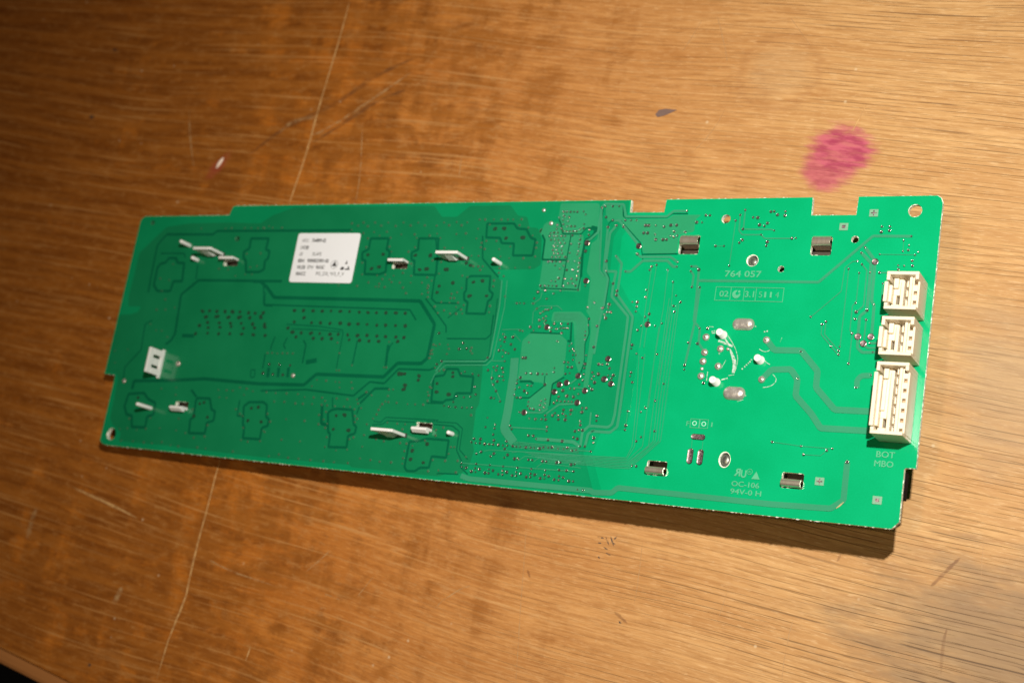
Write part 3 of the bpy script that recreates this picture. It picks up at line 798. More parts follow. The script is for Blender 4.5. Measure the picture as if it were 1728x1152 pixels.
SCR = [('scratch',0.001075,'s',[(-0.07573,0.1268),
 (-0.0766,0.11177),
 (-0.07958,0.08338),
 (-0.08042,0.06883),
 (-0.08226,0.05554),
 (-0.08379,0.04631)]),
 ('scratch',0.001026,'s',[(-0.08703,-0.02548),
 (-0.08986,-0.04509),
 (-0.09036,-0.0582),
 (-0.09152,-0.0742),
 (-0.09156,-0.08498),
 (-0.09145,-0.0908),
 (-0.09438,-0.09992),
 (-0.09538,-0.10966),
 (-0.09636,-0.11934)]),
 ('scratch',0.000499,'f',[(0.02607,-0.05164),
 (0.02763,-0.06461),
 (0.02809,-0.07147),
 (0.02958,-0.08495),
 (0.03103,-0.09819)]),
 ('scratch',0.000443,'f',[(0.06282,-0.05128),
 (0.06328,-0.06248),
 (0.06302,-0.07)]),
 ('scratch',0.000583,'f',[(0.05796,0.11085),
 (0.05568,0.10511),
 (0.05265,0.09921)]),
 ('scratch',0.000579,'f',[(0.0619,0.11284),
 (0.06595,0.1026),
 (0.0681,0.09498)]),
 ('scratch',0.00055,'f',[(0.08493,0.1105),
 (0.0892,0.10498),
 (0.09366,0.09895)]),
 ('scratch',0.000763,'s',[(0.11163,0.08058),
 (0.10805,0.07143)]),
 ('scratch',0.000559,'f',[(0.06933,0.08029),
 (0.06681,0.07281),
 (0.06084,0.06594)]),
 ('scratch',0.002326,'f',[(-0.09446,0.07439),
 (-0.09047,0.07908),
 (-0.07825,0.08087)]),
 ('scratch',0.001512,'f',[(-0.08137,0.07286),
 (-0.07231,0.07673),
 (-0.05541,0.08833),
 (-0.04305,0.0972)]),
 ('dark_rub',0.002628,'d',[(-0.10545,0.06633),
 (-0.0925,0.07685),
 (-0.07407,0.08437),
 (-0.05712,0.09617),
 (-0.04397,0.10167)]),
 ('dark_rub',0.002262,'d',[(-0.08063,0.06972),
 (-0.06767,0.07798),
 (-0.05503,0.08655),
 (-0.04393,0.0902)]),
 ('scratch',0.000957,'f',[(-0.1381,0.08641),
 (-0.13352,0.07167),
 (-0.12874,0.06117)]),
 ('scratch',0.000667,'f',[(-0.01859,0.06656),
 (-0.018,0.05678)]),
 ('scratch',0.000729,'f',[(-0.06025,0.07961),
 (-0.0566,0.05993),
 (-0.05611,0.04813)]),
 ('scratch',0.00136,'s',[(-0.15189,-0.05859),
 (-0.13081,-0.06305),
 (-0.11762,-0.0665)]),
 ('scratch',0.002776,'f',[(-0.1649,-0.06744),
 (-0.16566,-0.07391),
 (-0.16551,-0.07961)]),
 ('scratch',0.000656,'f',[(-0.03925,-0.06676),
 (-0.04276,-0.07095),
 (-0.04738,-0.07529)]),
 ('scratch',0.000724,'s',[(-0.06209,-0.10035),
 (-0.06306,-0.1057)]),
 ('scratch',0.000813,'f',[(-0.08613,-0.07588),
 (-0.07692,-0.07858),
 (-0.05624,-0.08117)]),
 ('scratch',0.003039,'f',[(-0.11881,-0.08925),
 (-0.11936,-0.09271),
 (-0.12102,-0.09593)]),
 ('scratch',0.000653,'f',[(-0.03936,-0.08074),
 (-0.03223,-0.08196)]),
 ('scratch',0.000359,'f',[(0.15389,-0.03985),
 (0.15413,-0.05117)]),
 ('scratch',0.000539,'f',[(0.10809,-0.06679),
 (0.10682,-0.07479),
 (0.10687,-0.08561)]),
 ('scratch',0.000365,'f',[(0.08941,-0.06144),
 (0.0874,-0.07138)]),
 ('scratch',0.000602,'f',[(8e-05,-0.08064),
 (0.00499,-0.07465),
 (0.01232,-0.071)]),
 ('scratch',0.000631,'f',[(-0.02081,-0.0709),
 (-0.02724,-0.0809)]),
 ('dark_rub',0.001323,'d',[(0.1418,-0.05465),
 (0.14534,-0.05007),
 (0.14887,-0.0455)]),
 ('dark_rub',0.001156,'d',[(0.14704,-0.06385),
 (0.14632,-0.06873),
 (0.14671,-0.07606)]),
 ('dark_rub',0.001093,'d',[(0.11766,-0.05101),
 (0.11862,-0.04836)]),
 ('dark_rub',0.00114,'d',[(0.02876,-0.06446),
 (0.03015,-0.06688)]),
 ('dark_rub',0.001423,'d',[(0.05714,-0.07249),
 (0.06208,-0.07542)]),
 ('scuff_mark',0.000585,'k',[(0.04898,-0.05243),
 (0.05124,-0.05267)]),
 ('scuff_mark',0.000585,'k',[(0.04835,-0.05422),
 (0.05073,-0.0541)]),
 ('scuff_mark',0.000581,'k',[(0.05149,-0.05195),
 (0.053,-0.05451)]),
 ('scuff_mark',0.00058,'k',[(0.05291,-0.05161),
 (0.05449,-0.05467)]),
 ('scuff_mark',0.000581,'k',[(0.05126,-0.05506),
 (0.05363,-0.05613)]),
 ('scuff_mark',0.000578,'k',[(0.05417,-0.05266),
 (0.05509,-0.05152)]),
 ('scuff_mark',0.000579,'k',[(0.05225,-0.05665),
 (0.05456,-0.05738)]),
 ('scuff_mark',0.000582,'k',[(0.05025,-0.05792),
 (0.05072,-0.05854)]),
 ('scuff_mark',0.000579,'k',[(0.05284,-0.0535),
 (0.0551,-0.05391)]),
 ('scuff_mark',0.002138,'k',[(-0.18601,0.08288),
 (-0.18342,0.08233)]),
 ('scuff_mark',0.002151,'k',[(-0.18236,0.11101),
 (-0.17976,0.11039)]),
 ('scuff_mark',0.001781,'k',[(-0.12636,-0.11649),
 (-0.12424,-0.11655)]),
 ('scuff_mark',0.001238,'k',[(0.05919,-0.07518),
 (0.06064,-0.0753)])]
FLECK = (-0.1177,0.06344)
CHIP = [(0.04712,0.07864),(0.04806,0.0802),(0.05033,0.08055),(0.05407,0.08006),(0.05209,0.07912),(0.04991,0.07818),(0.04802,0.07783)]
FLUX = [([0.28,0.7,0.79,0.93,0.98,0.93,0.93,0.74,0.7],[(229.33,-43.32),(230.22,-45.01),(231.09,-46.8),(231.24,-47.94),(231.12,-49.96)]),(0.61,[(225.74,-41.15),(227.23,-41.67),(228.94,-42.18),(229.94,-42.6)]),(0.42,[(227.41,-40.39),(228.4,-41.63),(229.34,-42.51)]),(0.16,[(228.17,-39.6),(229.52,-41.23),(230.98,-43.36),(231.86,-45.62),(231.91,-47.68),(231.57,-49.52)]),(0.14,[(222.47,-37.31),(223.78,-37.33)]),(0.21,[(223.38,-38.68),(224.41,-38.41)]),(0.21,[(223.56,-39.14),(224.44,-38.95)]),(0.16,[(237.52,-43.03),(238.62,-43.6),(239.55,-43.72),(240.44,-43.18)]),(0.18,[(242.13,-49.76),(243.01,-50.5),(243.35,-51.38),(242.79,-52.31),(241.65,-53.09),(239.89,-53.44)]),(0.19,[(223.89,-49.92),(223.86,-51.07),(223.89,-52.45)]),(0.14,[(229.87,-50.71),(231.46,-50.39)]),(0.14,[(233.36,-57.63),(234.89,-57.04)]),(0.16,[(239.39,-46.06),(239.92,-46.61),(241.01,-47.12)]),(0.11,[(243.03,-40.8),(243.34,-39.65)]),(0.32,[(228.06,-51.99),(229.74,-51.44)]),(0.12,[(227.62,-48.81),(228.59,-46.46)])]
FLUXDOTS = [(235.73,-46.01),(234.99,-47.07),(234.11,-48.03),(233.47,-48.65),(235.35,-46.6),(234.54,-47.5),(235.66,-36.74),(239.04,-37.99),(238.37,-38.13),(235.42,-55.88),(226.47,-44.71)]
LABEL = (73.8,-27.15,99.25,-10.2)
LABELTXT = [('AVCC',75.86,-13.27,2.79,1.2,0),('764899-02',79.94,-13.26,5.77,1.2,1),('LVC0B',75.86,-15.72,3.3,1.2,1),('GF',75.87,-18.03,1.37,1.2,0),('ELAFS',81.33,-17.95,3.61,1.2,0),('BSH',75.91,-20.29,2.5,1.2,1),('9000825901-02',79.68,-20.25,8.81,1.2,1),('WL/SB',75.89,-22.55,3.45,1.2,1),('EPW',80.28,-22.5,2.63,1.2,0),('96A3C',83.77,-22.45,3.46,1.2,1),('00ACC',76.04,-24.77,4.04,1.2,1),('PG_DX_W3_F_V',84.37,-24.64,11.3,1.2,0)]
LABELSYM = ((91.03,-20.91),(95.64,-21.15))
SCRAPE = [(262.82,-83.38),(264.57,-81.56)]
H0 = 7.236389
H1 = 0.060895

# ------------------------------------------------------------------ helpers
COL = scene.collection
PI = math.pi
MM = 0.001
OX, OY, OZ = 140.6790, -43.5000, -15.8031          # board frame (mm, origin at its far left corner) -> frame of the board's Empty
rnd = random.Random(7)

def L3(u, v, z=0.0):
    return ((u - OX) * MM, (v - OY) * MM, (z - OZ) * MM)

class NB:
    """tiny node builder"""
    def __init__(s, name):
        s.m = bpy.data.materials.new(name); s.m.use_nodes = True
        s.t = s.m.node_tree; s.t.nodes.clear()
        s.out = s.t.nodes.new('ShaderNodeOutputMaterial')
        s.b = s.t.nodes.new('ShaderNodeBsdfPrincipled')
        s.t.links.new(s.b.outputs[0], s.out.inputs[0])
    def put(s, sock, v):
        if isinstance(v, bpy.types.NodeSocket): s.t.links.new(v, sock)
        else:
            if hasattr(sock.default_value, '__len__') and not hasattr(v, '__len__'): v = (v, v, v)
            if hasattr(v, '__len__') and hasattr(sock.default_value, '__len__') and len(sock.default_value) == 4 and len(v) == 3: v = (*v, 1)
            sock.default_value = v
    def set(s, **k):
        for n, v in k.items(): s.put(s.b.inputs[n.replace('_', ' ')], v)
        return s
    def n(s, typ): return s.t.nodes.new('ShaderNode' + typ)
    def math(s, op, a, b=0.0, c=None, clamp=False):
        x = s.n('Math'); x.operation = op; x.use_clamp = clamp
        s.put(x.inputs[0], a); s.put(x.inputs[1], b)
        if c is not None: s.put(x.inputs[2], c)
        return x.outputs[0]
    def vmath(s, op, a, b=(0, 0, 0)):
        x = s.n('VectorMath'); x.operation = op; s.put(x.inputs[0], a); s.put(x.inputs[1], b); return x.outputs[0]
    def coord(s): return s.n('TexCoord').outputs['Object']
    def mapping(s, v, loc=(0, 0, 0), rz=0.0, sc=(1, 1, 1)):
        x = s.n('Mapping'); s.put(x.inputs[0], v); x.inputs[1].default_value = loc; x.inputs[2].default_value = (0, 0, rz); x.inputs[3].default_value = sc
        return x.outputs[0]
    def noise(s, v, scale=1.0, detail=3.0, rough=0.55, dist=0.0):
        x = s.n('TexNoise'); s.put(x.inputs['Vector'], v); x.inputs['Scale'].default_value = scale
        x.inputs['Detail'].default_value = detail; x.inputs['Roughness'].default_value = rough; x.inputs['Distortion'].default_value = dist
        return x.outputs[0]
    def ss(s, v, a, b, lo=0.0, hi=1.0):
        x = s.n('MapRange'); x.interpolation_type = 'SMOOTHSTEP'; s.put(x.inputs[0], v)
        x.inputs[1].default_value = a; x.inputs[2].default_value = b; x.inputs[3].default_value = lo; x.inputs[4].default_value = hi
        return x.outputs[0]
    def mix(s, f, a, b, mode='MIX'):
        x = s.n('Mix'); x.data_type = 'RGBA'; x.blend_type = mode
        s.put(x.inputs[0], f); s.put(x.inputs[6], a); s.put(x.inputs[7], b); return x.outputs[2]
    def bump(s, h, strength=0.3, dist=0.0002):
        x = s.n('Bump'); x.inputs['Strength'].default_value = strength; x.inputs['Distance'].default_value = dist
        s.put(x.inputs['Height'], h); s.put(s.b.inputs['Normal'], x.outputs[0])
    def xy(s, v):
        x = s.n('SeparateXYZ'); s.put(x.inputs[0], v); return x.outputs[0], x.outputs[1]

def plain(name, col, rough=0.5, metal=0.0, spec=0.5, var=0.12, scale=900.0, bump=0.0):
    k = NB(name); c = k.coord(); nz = k.noise(c, scale, 3.0)
    dark = tuple(x * (1 - var) for x in col); lite = tuple(min(1, x * (1 + var)) for x in col)
    k.set(Base_Color=k.mix(nz, dark, lite), Metallic=metal, Roughness=rough)
    k.b.inputs['Specular IOR Level'].default_value = spec
    if bump: k.bump(nz, bump, 0.0001)
    return k.m

class Acc:
    def __init__(s): s.v = []; s.f = []; s.mi = []
    def add(s, v, f, mi=0):
        o = len(s.v); s.v += v; s.f += [tuple(i + o for i in q) for q in f]; s.mi += [mi] * len(f); return s
    def box(s, u0, v0, z0, u1, v1, z1, mi=0):
        p = [L3(u, v, z) for z in (z0, z1) for v in (v0, v1) for u in (u0, u1)]
        return s.add(p, [(0, 2, 3, 1), (4, 5, 7, 6), (0, 1, 5, 4), (2, 6, 7, 3), (0, 4, 6, 2), (1, 3, 7, 5)], mi)
    def prism(s, pts, z0, z1, mi=0):          # pts anticlockwise seen from above
        n = len(pts)
        a = sum(pts[i][0] * pts[(i + 1) % n][1] - pts[(i + 1) % n][0] * pts[i][1] for i in range(n))
        if a < 0: pts = pts[::-1]
        p = [L3(u, v, z0) for u, v in pts] + [L3(u, v, z1) for u, v in pts]
        f = [tuple(range(n, 2 * n)), tuple(range(n - 1, -1, -1))] + [(i, (i + 1) % n, (i + 1) % n + n, i + n) for i in range(n)]
        return s.add(p, f, mi)
    def lathe(s, u, v, prof, seg=16, mi=0, su=1.0, sv=1.0, stretch=None):
        """prof: list of (r, z) from outside to centre; stretch=(du, dv) turns the circle into a stadium"""
        rows = []; p = []; f = []
        for r, z in prof:
            row = []
            for k in range(seg):
                a = 2 * PI * (k + 0.5) / seg; cx, cy = math.cos(a) * r * su, math.sin(a) * r * sv
                if stretch:
                    cx += math.copysign(stretch[0], math.cos(a)); cy += math.copysign(stretch[1], math.sin(a)) if stretch[1] else 0
                row.append(len(p)); p.append(L3(u + cx, v + cy, z))
            rows.append(row)
        for a, b in zip(rows, rows[1:]):
            f += [(a[k], a[(k + 1) % seg], b[(k + 1) % seg], b[k]) for k in range(seg)]
        f.append(tuple(rows[-1]))
        return s.add(p, f, mi)
    def obj(s, name, mats, parent=None, smooth=False, bevel=0.0, **props):
        me = bpy.data.meshes.new(name); me.from_pydata(s.v, [], s.f)
        for m in (mats if isinstance(mats, (list, tuple)) else [mats]): me.materials.append(m)
        me.polygons.foreach_set('material_index', s.mi)
        if smooth: me.polygons.foreach_set('use_smooth', [True] * len(me.polygons))
        me.update()
        o = bpy.data.objects.new(name, me); COL.objects.link(o)
        if parent: o.parent = parent
        if bevel:
            b = o.modifiers.new('bevel', 'BEVEL'); b.width = bevel * MM; b.segments = 2; b.limit_method = 'ANGLE'; b.angle_limit = math.radians(40)
        for k, x in props.items(): o[k] = x
        return o

def area(p): return sum(p[i - 1][0] * p[i][1] - p[i][0] * p[i - 1][1] for i in range(len(p)))
def inside(pt, poly):
    x, y = pt; c = False
    for i in range(len(poly)):
        (x1, y1), (x2, y2) = poly[i - 1], poly[i]
        if (y1 > y) != (y2 > y) and x < (x2 - x1) * (y - y1) / (y2 - y1) + x1: c = not c
    return c
def fill(loops):
    """triangulate an outline with holes -> verts (2D), tris"""
    pts = []; edges = []
    for lp in loops:
        o = len(pts); pts += [Vector(q) for q in lp]; edges += [(o + i, o + (i + 1) % len(lp)) for i in range(len(lp))]
    v, e, f, *_ = delaunay_2d_cdt(pts, edges, [], 0, 1e-6)
    v = [tuple(q) for q in v]; tris = []
    for t in f:
        c = (sum(v[i][0] for i in t) / 3, sum(v[i][1] for i in t) / 3)
        if inside(c, loops[0]) and not any(inside(c, h) for h in loops[1:]):
            tris.append(tuple(t) if area([v[i] for i in t]) > 0 else tuple(t[::-1]))
    return v, tris
def circle(u, v, r, n=24, ru=None): return [(u + (ru or r) * math.cos(2 * PI * k / n), v + r * math.sin(2 * PI * k / n)) for k in range(n)]
def rrect(u0, v0, u1, v1, r=0.5, n=4):
    out = []
    for cx, cy, a0 in ((u1 - r, v1 - r, 0), (u0 + r, v1 - r, 90), (u0 + r, v0 + r, 180), (u1 - r, v0 + r, 270)):
        out += [(cx + r * math.cos(math.radians(a0 + 90 * k / n)), cy + r * math.sin(math.radians(a0 + 90 * k / n))) for k in range(n + 1)]
    return out
def strip(pts, w, closed=False, w_end=None):
    """mitred ribbon polygon quads"""
    n = len(pts); L = []; R = []
    for i in range(n):
        a = pts[i - 1] if (i or closed) else None; b = pts[(i + 1) % n] if (i < n - 1 or closed) else None; p = pts[i]
        ds = []
        if a: d = (p[0] - a[0], p[1] - a[1]); l = math.hypot(*d) or 1; ds.append((d[0] / l, d[1] / l))
        if b: d = (b[0] - p[0], b[1] - p[1]); l = math.hypot(*d) or 1; ds.append((d[0] / l, d[1] / l))
        t = (sum(x[0] for x in ds), sum(x[1] for x in ds)); l = math.hypot(*t) or 1; t = (t[0] / l, t[1] / l)
        k = 1.0 / max(0.5, abs(t[0] * ds[0][0] + t[1] * ds[0][1]))
        h = (w[i] if isinstance(w, (list, tuple)) else w) / 2 * k
        L.append((p[0] - t[1] * h, p[1] + t[0] * h)); R.append((p[0] + t[1] * h, p[1] - t[0] * h))
    q = [(i, n + i, n + i + 1, i + 1) for i in range(n - 1)]
    if closed: q.append((n - 1, 2 * n - 1, n, 0))
    return L + R, q
def soften(pts, closed, r):
    """cut corners so tracks bend like etched copper"""
    out = []; n = len(pts)
    for i in range(n):
        if not closed and i in (0, n - 1): out.append(pts[i]); continue
        p, a, b = pts[i], pts[i - 1], pts[(i + 1) % n]
        for q in (a, b):
            d = math.hypot(q[0] - p[0], q[1] - p[1]); t = min(0.4, r / d) if d else 0
            out.append((p[0] + (q[0] - p[0]) * t, p[1] + (q[1] - p[1]) * t))
    return out
def text_mesh(s, bold=0.0):
    cu = bpy.data.curves.new('t', 'FONT'); cu.body = s; cu.size = 1.0; cu.offset = bold; cu.resolution_u = 3
    o = bpy.data.objects.new('t', cu); COL.objects.link(o)
    dg = bpy.context.evaluated_depsgraph_get(); me = bpy.data.meshes.new_from_object(o.evaluated_get(dg))
    v = [tuple(x.co) for x in me.vertices]; f = [tuple(p.vertices) for p in me.polygons]
    bpy.data.objects.remove(o); bpy.data.curves.remove(cu); bpy.data.meshes.remove(me)
    return v, f
def put_text(name, s, u, v, w, h, z, mat, parent, bold=0.0, mirror=False, cap=None, ref=None):
    tv, tf = text_mesh(s, bold)
    x0 = min(p[0] for p in tv); x1 = max(p[0] for p in tv)
    CAP = 0.73; sx = w / (x1 - x0); sy = h / CAP
    pts = [L3(u + ((x1 - p[0]) if mirror else (p[0] - x0)) * sx, v + p[1] * sy, z) for p in tv]
    return Acc().add(pts, [q[::-1] for q in tf] if mirror else tf).obj(name, mat, parent)

# ------------------------------------------------------------------ materials
def mask_mat(name, a, b, rough):
    k = NB(name); c = k.coord()
    n1 = k.noise(c, 60.0, 3.0); weave = k.noise(k.mapping(c, sc=(1, 1, 0)), 2600.0, 2.0)
    f = k.math('ADD', k.math('MULTIPLY', n1, 0.6), k.math('MULTIPLY', weave, 0.4))
    k.set(Base_Color=k.mix(k.ss(f, 0.3, 0.7), a, b), Roughness=rough)
    k.b.inputs['Specular IOR Level'].default_value = 0.45
    k.bump(weave, 0.05, 0.00005)
    return k.m
M_board = mask_mat('solder_mask_bare', (0.001, 0.325, 0.120), (0.002, 0.378, 0.150), 0.16)
M_pour = mask_mat('solder_mask_copper', (0.020, 0.258, 0.112), (0.026, 0.292, 0.130), 0.16)
M_pourl = mask_mat('solder_mask_double_copper', (0.004, 0.172, 0.064), (0.007, 0.202, 0.078), 0.16)
M_back = mask_mat('solder_mask_over_back_copper', (0.002, 0.228, 0.086), (0.004, 0.268, 0.104), 0.16)
M_back2 = mask_mat('solder_mask_over_back_copper_edge', (0.001, 0.280, 0.105), (0.003, 0.326, 0.128), 0.16)
M_trace = mask_mat('solder_mask_track', (0.032, 0.246, 0.124), (0.040, 0.282, 0.146), 0.16)
M_gap = mask_mat('solder_mask_gap', (0.001, 0.098, 0.042), (0.002, 0.122, 0.054), 0.2)
k = NB('cut_laminate'); c = k.coord(); nz = k.noise(c, 2400.0, 2.0)
k.set(Base_Color=k.mix(k.ss(nz, 0.36, 0.50), (0.16, 0.42, 0.24), (0.90, 0.88, 0.76)), Roughness=0.7); M_edge = k.m
M_tin = plain('tinned_ring', (0.55, 0.53, 0.48), 0.2, 1.0, var=0.2)
M_hole = plain('via_hole_dark', (0.026, 0.044, 0.030), 0.6, var=0.4)
M_mvia = plain('masked_via_ring', (0.030, 0.165, 0.072), 0.55, 0.0, var=0.25)
M_mhole = plain('masked_via_centre', (0.045, 0.062, 0.032), 0.6, var=0.4)
M_smudge = plain('pad_under_mask', (0.008, 0.050, 0.022), 0.55, var=0.4, scale=3000)
k = NB('oxidised_pad'); c = k.coord(); nz = k.noise(c, 2500.0, 3.0)
k.set(Base_Color=k.mix(k.ss(nz, 0.35, 0.65), (0.10, 0.060, 0.060), (0.34, 0.27, 0.27)), Metallic=0.6, Roughness=0.42); M_pad = k.m
k = NB('tarnished_pad'); c = k.coord(); nz = k.noise(c, 2500.0, 3.0)
k.set(Base_Color=k.mix(k.ss(nz, 0.35, 0.65), (0.040, 0.028, 0.026), (0.150, 0.115, 0.110)), Metallic=0.6, Roughness=0.42); M_padd = k.m
k = NB('solder'); c = k.coord(); nz = k.noise(c, 700.0, 3.0)
k.set(Base_Color=k.mix(nz, (0.46, 0.40, 0.33), (0.86, 0.82, 0.76)), Metallic=0.65, Roughness=k.ss(nz, 0.3, 0.7, 0.20, 0.38)); k.bump(k.noise(c, 900.0, 2.0), 0.35, 0.0003); M_solder = k.m
k = NB('tinned_steel'); c = k.coord(); nz = k.noise(k.mapping(c, sc=(1, 0.25, 1)), 900.0, 3.0)
k.set(Base_Color=k.mix(nz, (0.50, 0.42, 0.29), (0.82, 0.75, 0.62)), Metallic=0.75, Roughness=0.24); k.bump(nz, 0.25, 0.0002); M_steel = k.m
M_stake = plain('dull_stake', (0.16, 0.17, 0.14), 0.35, 0.7, var=0.5, scale=1500, bump=0.3)
M_copper = plain('bare_copper_scrape', (0.72, 0.60, 0.32), 0.35, 0.9)
M_white = plain('white_nylon', (0.80, 0.80, 0.77), 0.42, var=0.03)
k = NB('cream_plastic'); c = k.coord(); nz = k.noise(c, 250.0, 2.0)
k.set(Base_Color=k.mix(nz, (0.72, 0.62, 0.45), (0.80, 0.72, 0.56)), Roughness=0.40)
k.b.inputs['Subsurface Weight'].default_value = 0.0; M_cream = k.m
M_pocket = plain('contact_pocket', (0.46, 0.31, 0.17), 0.6, var=0.3)
M_base = plain('dark_moulding', (0.050, 0.034, 0.022), 0.6, var=0.5, scale=500)
M_contact = plain('contact_blade', (0.55, 0.52, 0.48), 0.3, 1.0)
M_black = plain('black_plastic', (0.005, 0.005, 0.006), 0.85, spec=0.1, var=0.2)
M_paper = plain('label_paper', (0.82, 0.84, 0.87), 0.55, var=0.02)
M_ink = plain('label_ink', (0.045, 0.045, 0.045), 0.7, var=0.4, scale=2500)
M_inkl = plain('label_ink_thin', (0.16, 0.16, 0.16), 0.7, var=0.3, scale=2500)
M_print = plain('copper_lettering', (0.085, 0.40, 0.215), 0.4, var=0.15)
M_print2 = plain('bright_lettering', (0.36, 0.74, 0.56), 0.4, var=0.1)
k = NB('flux_residue'); c = k.coord(); nz = k.noise(c, 1500.0, 4.0)
k.set(Base_Color=(0.66, 0.76, 0.68), Roughness=0.28, Alpha=k.ss(nz, 0.30, 0.62, 0.08, 0.78)); k.bump(nz, 0.5, 0.0002); M_flux = k.m

# wood of the table top: worn varnish over veneer, open pores along the grain
GR = math.radians(-6.5)
k = NB('worn_veneer'); c = k.coord()
g0 = k.mapping(c, rz=-GR)                         # x along the grain
gx, gy = k.xy(g0)
wv = k.noise(k.mapping(g0, sc=(5, 8, 0)), 1.0, 1.0)
wob = k.math('MULTIPLY', k.math('SUBTRACT', wv, 0.5), 0.018)
cb = k.n('CombineXYZ'); k.put(cb.inputs[0], gx); k.put(cb.inputs[1], k.math('ADD', gy, wob)); g = cb.outputs[0]
X, Y = k.xy(c)
fine = k.noise(k.mapping(g, sc=(60, 900, 0)), 1.0, 5.0, 0.65)
fine2 = k.noise(k.mapping(g, sc=(260, 2300, 0)), 1.0, 3.0, 0.6)
band = k.noise(k.mapping(g, sc=(8, 75, 0)), 1.0, 4.0, 0.6)
broad = k.noise(k.mapping(c, sc=(22, 26, 0)), 1.0, 5.0, 0.6)
col = k.mix(k.ss(fine, 0.32, 0.68), (0.390, 0.205, 0.074), (0.560, 0.335, 0.140))
col = k.mix(k.ss(band, 0.38, 0.66, 0.0, 0.6), col, (0.405, 0.205, 0.070))
col = k.mix(k.ss(fine2, 0.52, 0.72, 0.0, 0.55), col, (0.66, 0.45, 0.235))
col = k.mix(k.ss(broad, 0.5, 0.75, 0.0, 0.25), col, (0.390, 0.190, 0.064))
# varnish left standing on the far left, rubbed through in streaks and blotches
cross = k.noise(k.mapping(c, rz=math.radians(12), sc=(75, 11, 0)), 1.0, 4.0, 0.6)
blot = k.noise(k.mapping(c, sc=(42, 90, 0)), 1.0, 8.0, 0.70, 0.7)
streak = k.noise(k.mapping(g, sc=(20, 300, 0)), 1.0, 6.0, 0.68)
lean = k.math('ADD', k.ss(X, 0.15, -0.20, 0.0, 1.0), k.ss(Y, -0.02, 0.12, 0.0, 0.10))
vs = k.math('ADD', k.math('MULTIPLY', blot, 0.40), k.math('ADD', k.math('MULTIPLY', streak, 0.28), k.math('MULTIPLY', cross, 0.32)))
vm = k.ss(k.math('ADD', vs, k.math('MULTIPLY', k.math('SUBTRACT', lean, 0.5), 0.20)), 0.462, 0.575)
vcol = k.mix(k.ss(streak, 0.35, 0.65), (0.150, 0.043, 0.007), (0.300, 0.105, 0.020))
film = k.ss(X, 0.15, -0.10, 0.0, 1.0)             # thin amber film over everything but the worn right end
col = k.mix(film, col, k.mix(1.0, col, (0.90, 0.52, 0.20), 'MULTIPLY'))
col = k.mix(k.math('MULTIPLY', vm, k.ss(film, 0.1, 0.9, 0.40, 0.85)), col, vcol)
wear = k.noise(k.mapping(g, sc=(150, 420, 0)), 1.0, 8.0, 0.80)
wear2 = k.noise(k.mapping(c, sc=(330, 420, 0)), 1.0, 6.0, 0.75)
wf = k.math('MULTIPLY', k.math('ADD', k.ss(wear, 0.50, 0.66, 0.0, 0.5), k.ss(wear2, 0.55, 0.68, 0.0, 0.28)), k.ss(film, 0.0, 1.0, 0.35, 1.0), clamp=True)
col = k.mix(wf, col, k.mix(film, (0.66, 0.44, 0.22), (0.43, 0.205, 0.066)))
wd = k.math('MULTIPLY', k.ss(wear, 0.48, 0.34, 0.0, 0.40), k.ss(film, 0.0, 1.0, 0.25, 1.0))
col = k.mix(wd, col, k.mix(film, (0.33, 0.165, 0.058), (0.130, 0.040, 0.008)))
fib = k.noise(k.mapping(g, loc=(2, 5, 0), sc=(14, 1000, 0)), 1.0, 3.0, 0.6)
col = k.mix(k.math('MULTIPLY', k.ss(fib, 0.56, 0.68), k.ss(film, 0.0, 1.0, 0.25, 0.55)), col, k.mix(film, (0.62, 0.40, 0.19), (0.50, 0.25, 0.085)))
# open pores, strongest where the varnish is gone
gX, gY = k.xy(g)
def lines(pitch, phase, lo, hi, nsc, amp):
    nn = k.noise(k.mapping(g, loc=(phase, 2 * phase, 0), sc=nsc), 1.0, 2.0, 0.5)
    w = k.math('SINE', k.math('ADD', k.math('MULTIPLY', gY, 2 * PI / pitch), k.math('MULTIPLY', nn, amp)))
    return k.ss(w, lo, hi)
brk = k.noise(k.mapping(g, loc=(5, 1, 0), sc=(38, 640, 0)), 1.0, 2.0, 0.5)
brk2 = k.noise(k.mapping(g, loc=(9, 4, 0), sc=(70, 760, 0)), 1.0, 2.0, 0.5)
pl1 = k.math('MULTIPLY', lines(0.0016, 1.0, 0.86, 0.99, (9, 190, 0), 14.0), k.ss(brk, 0.44, 0.53))
pl2 = k.math('MULTIPLY', lines(0.0011, 4.0, 0.86, 0.99, (14, 260, 0), 16.0), k.ss(brk2, 0.49, 0.58, 0.0, 0.75))
pz = k.noise(k.mapping(g, sc=(9, 45, 0)), 1.0, 3.0)
pstr = k.math('MULTIPLY', k.ss(X, -0.06, 0.11, 0.10, 1.0), k.ss(pz, 0.34, 0.58, 0.35, 1.0))
pore = k.math('MULTIPLY', k.math('MAXIMUM', pl1, pl2), pstr)
col = k.mix(k.math('MULTIPLY', pore, 0.74), col, (0.150, 0.078, 0.030))
hs = k.n('HueSaturation'); hs.inputs['Saturation'].default_value = 1.03; hs.inputs['Value'].default_value = 1.04; k.put(hs.inputs['Color'], col); col = hs.outputs[0]
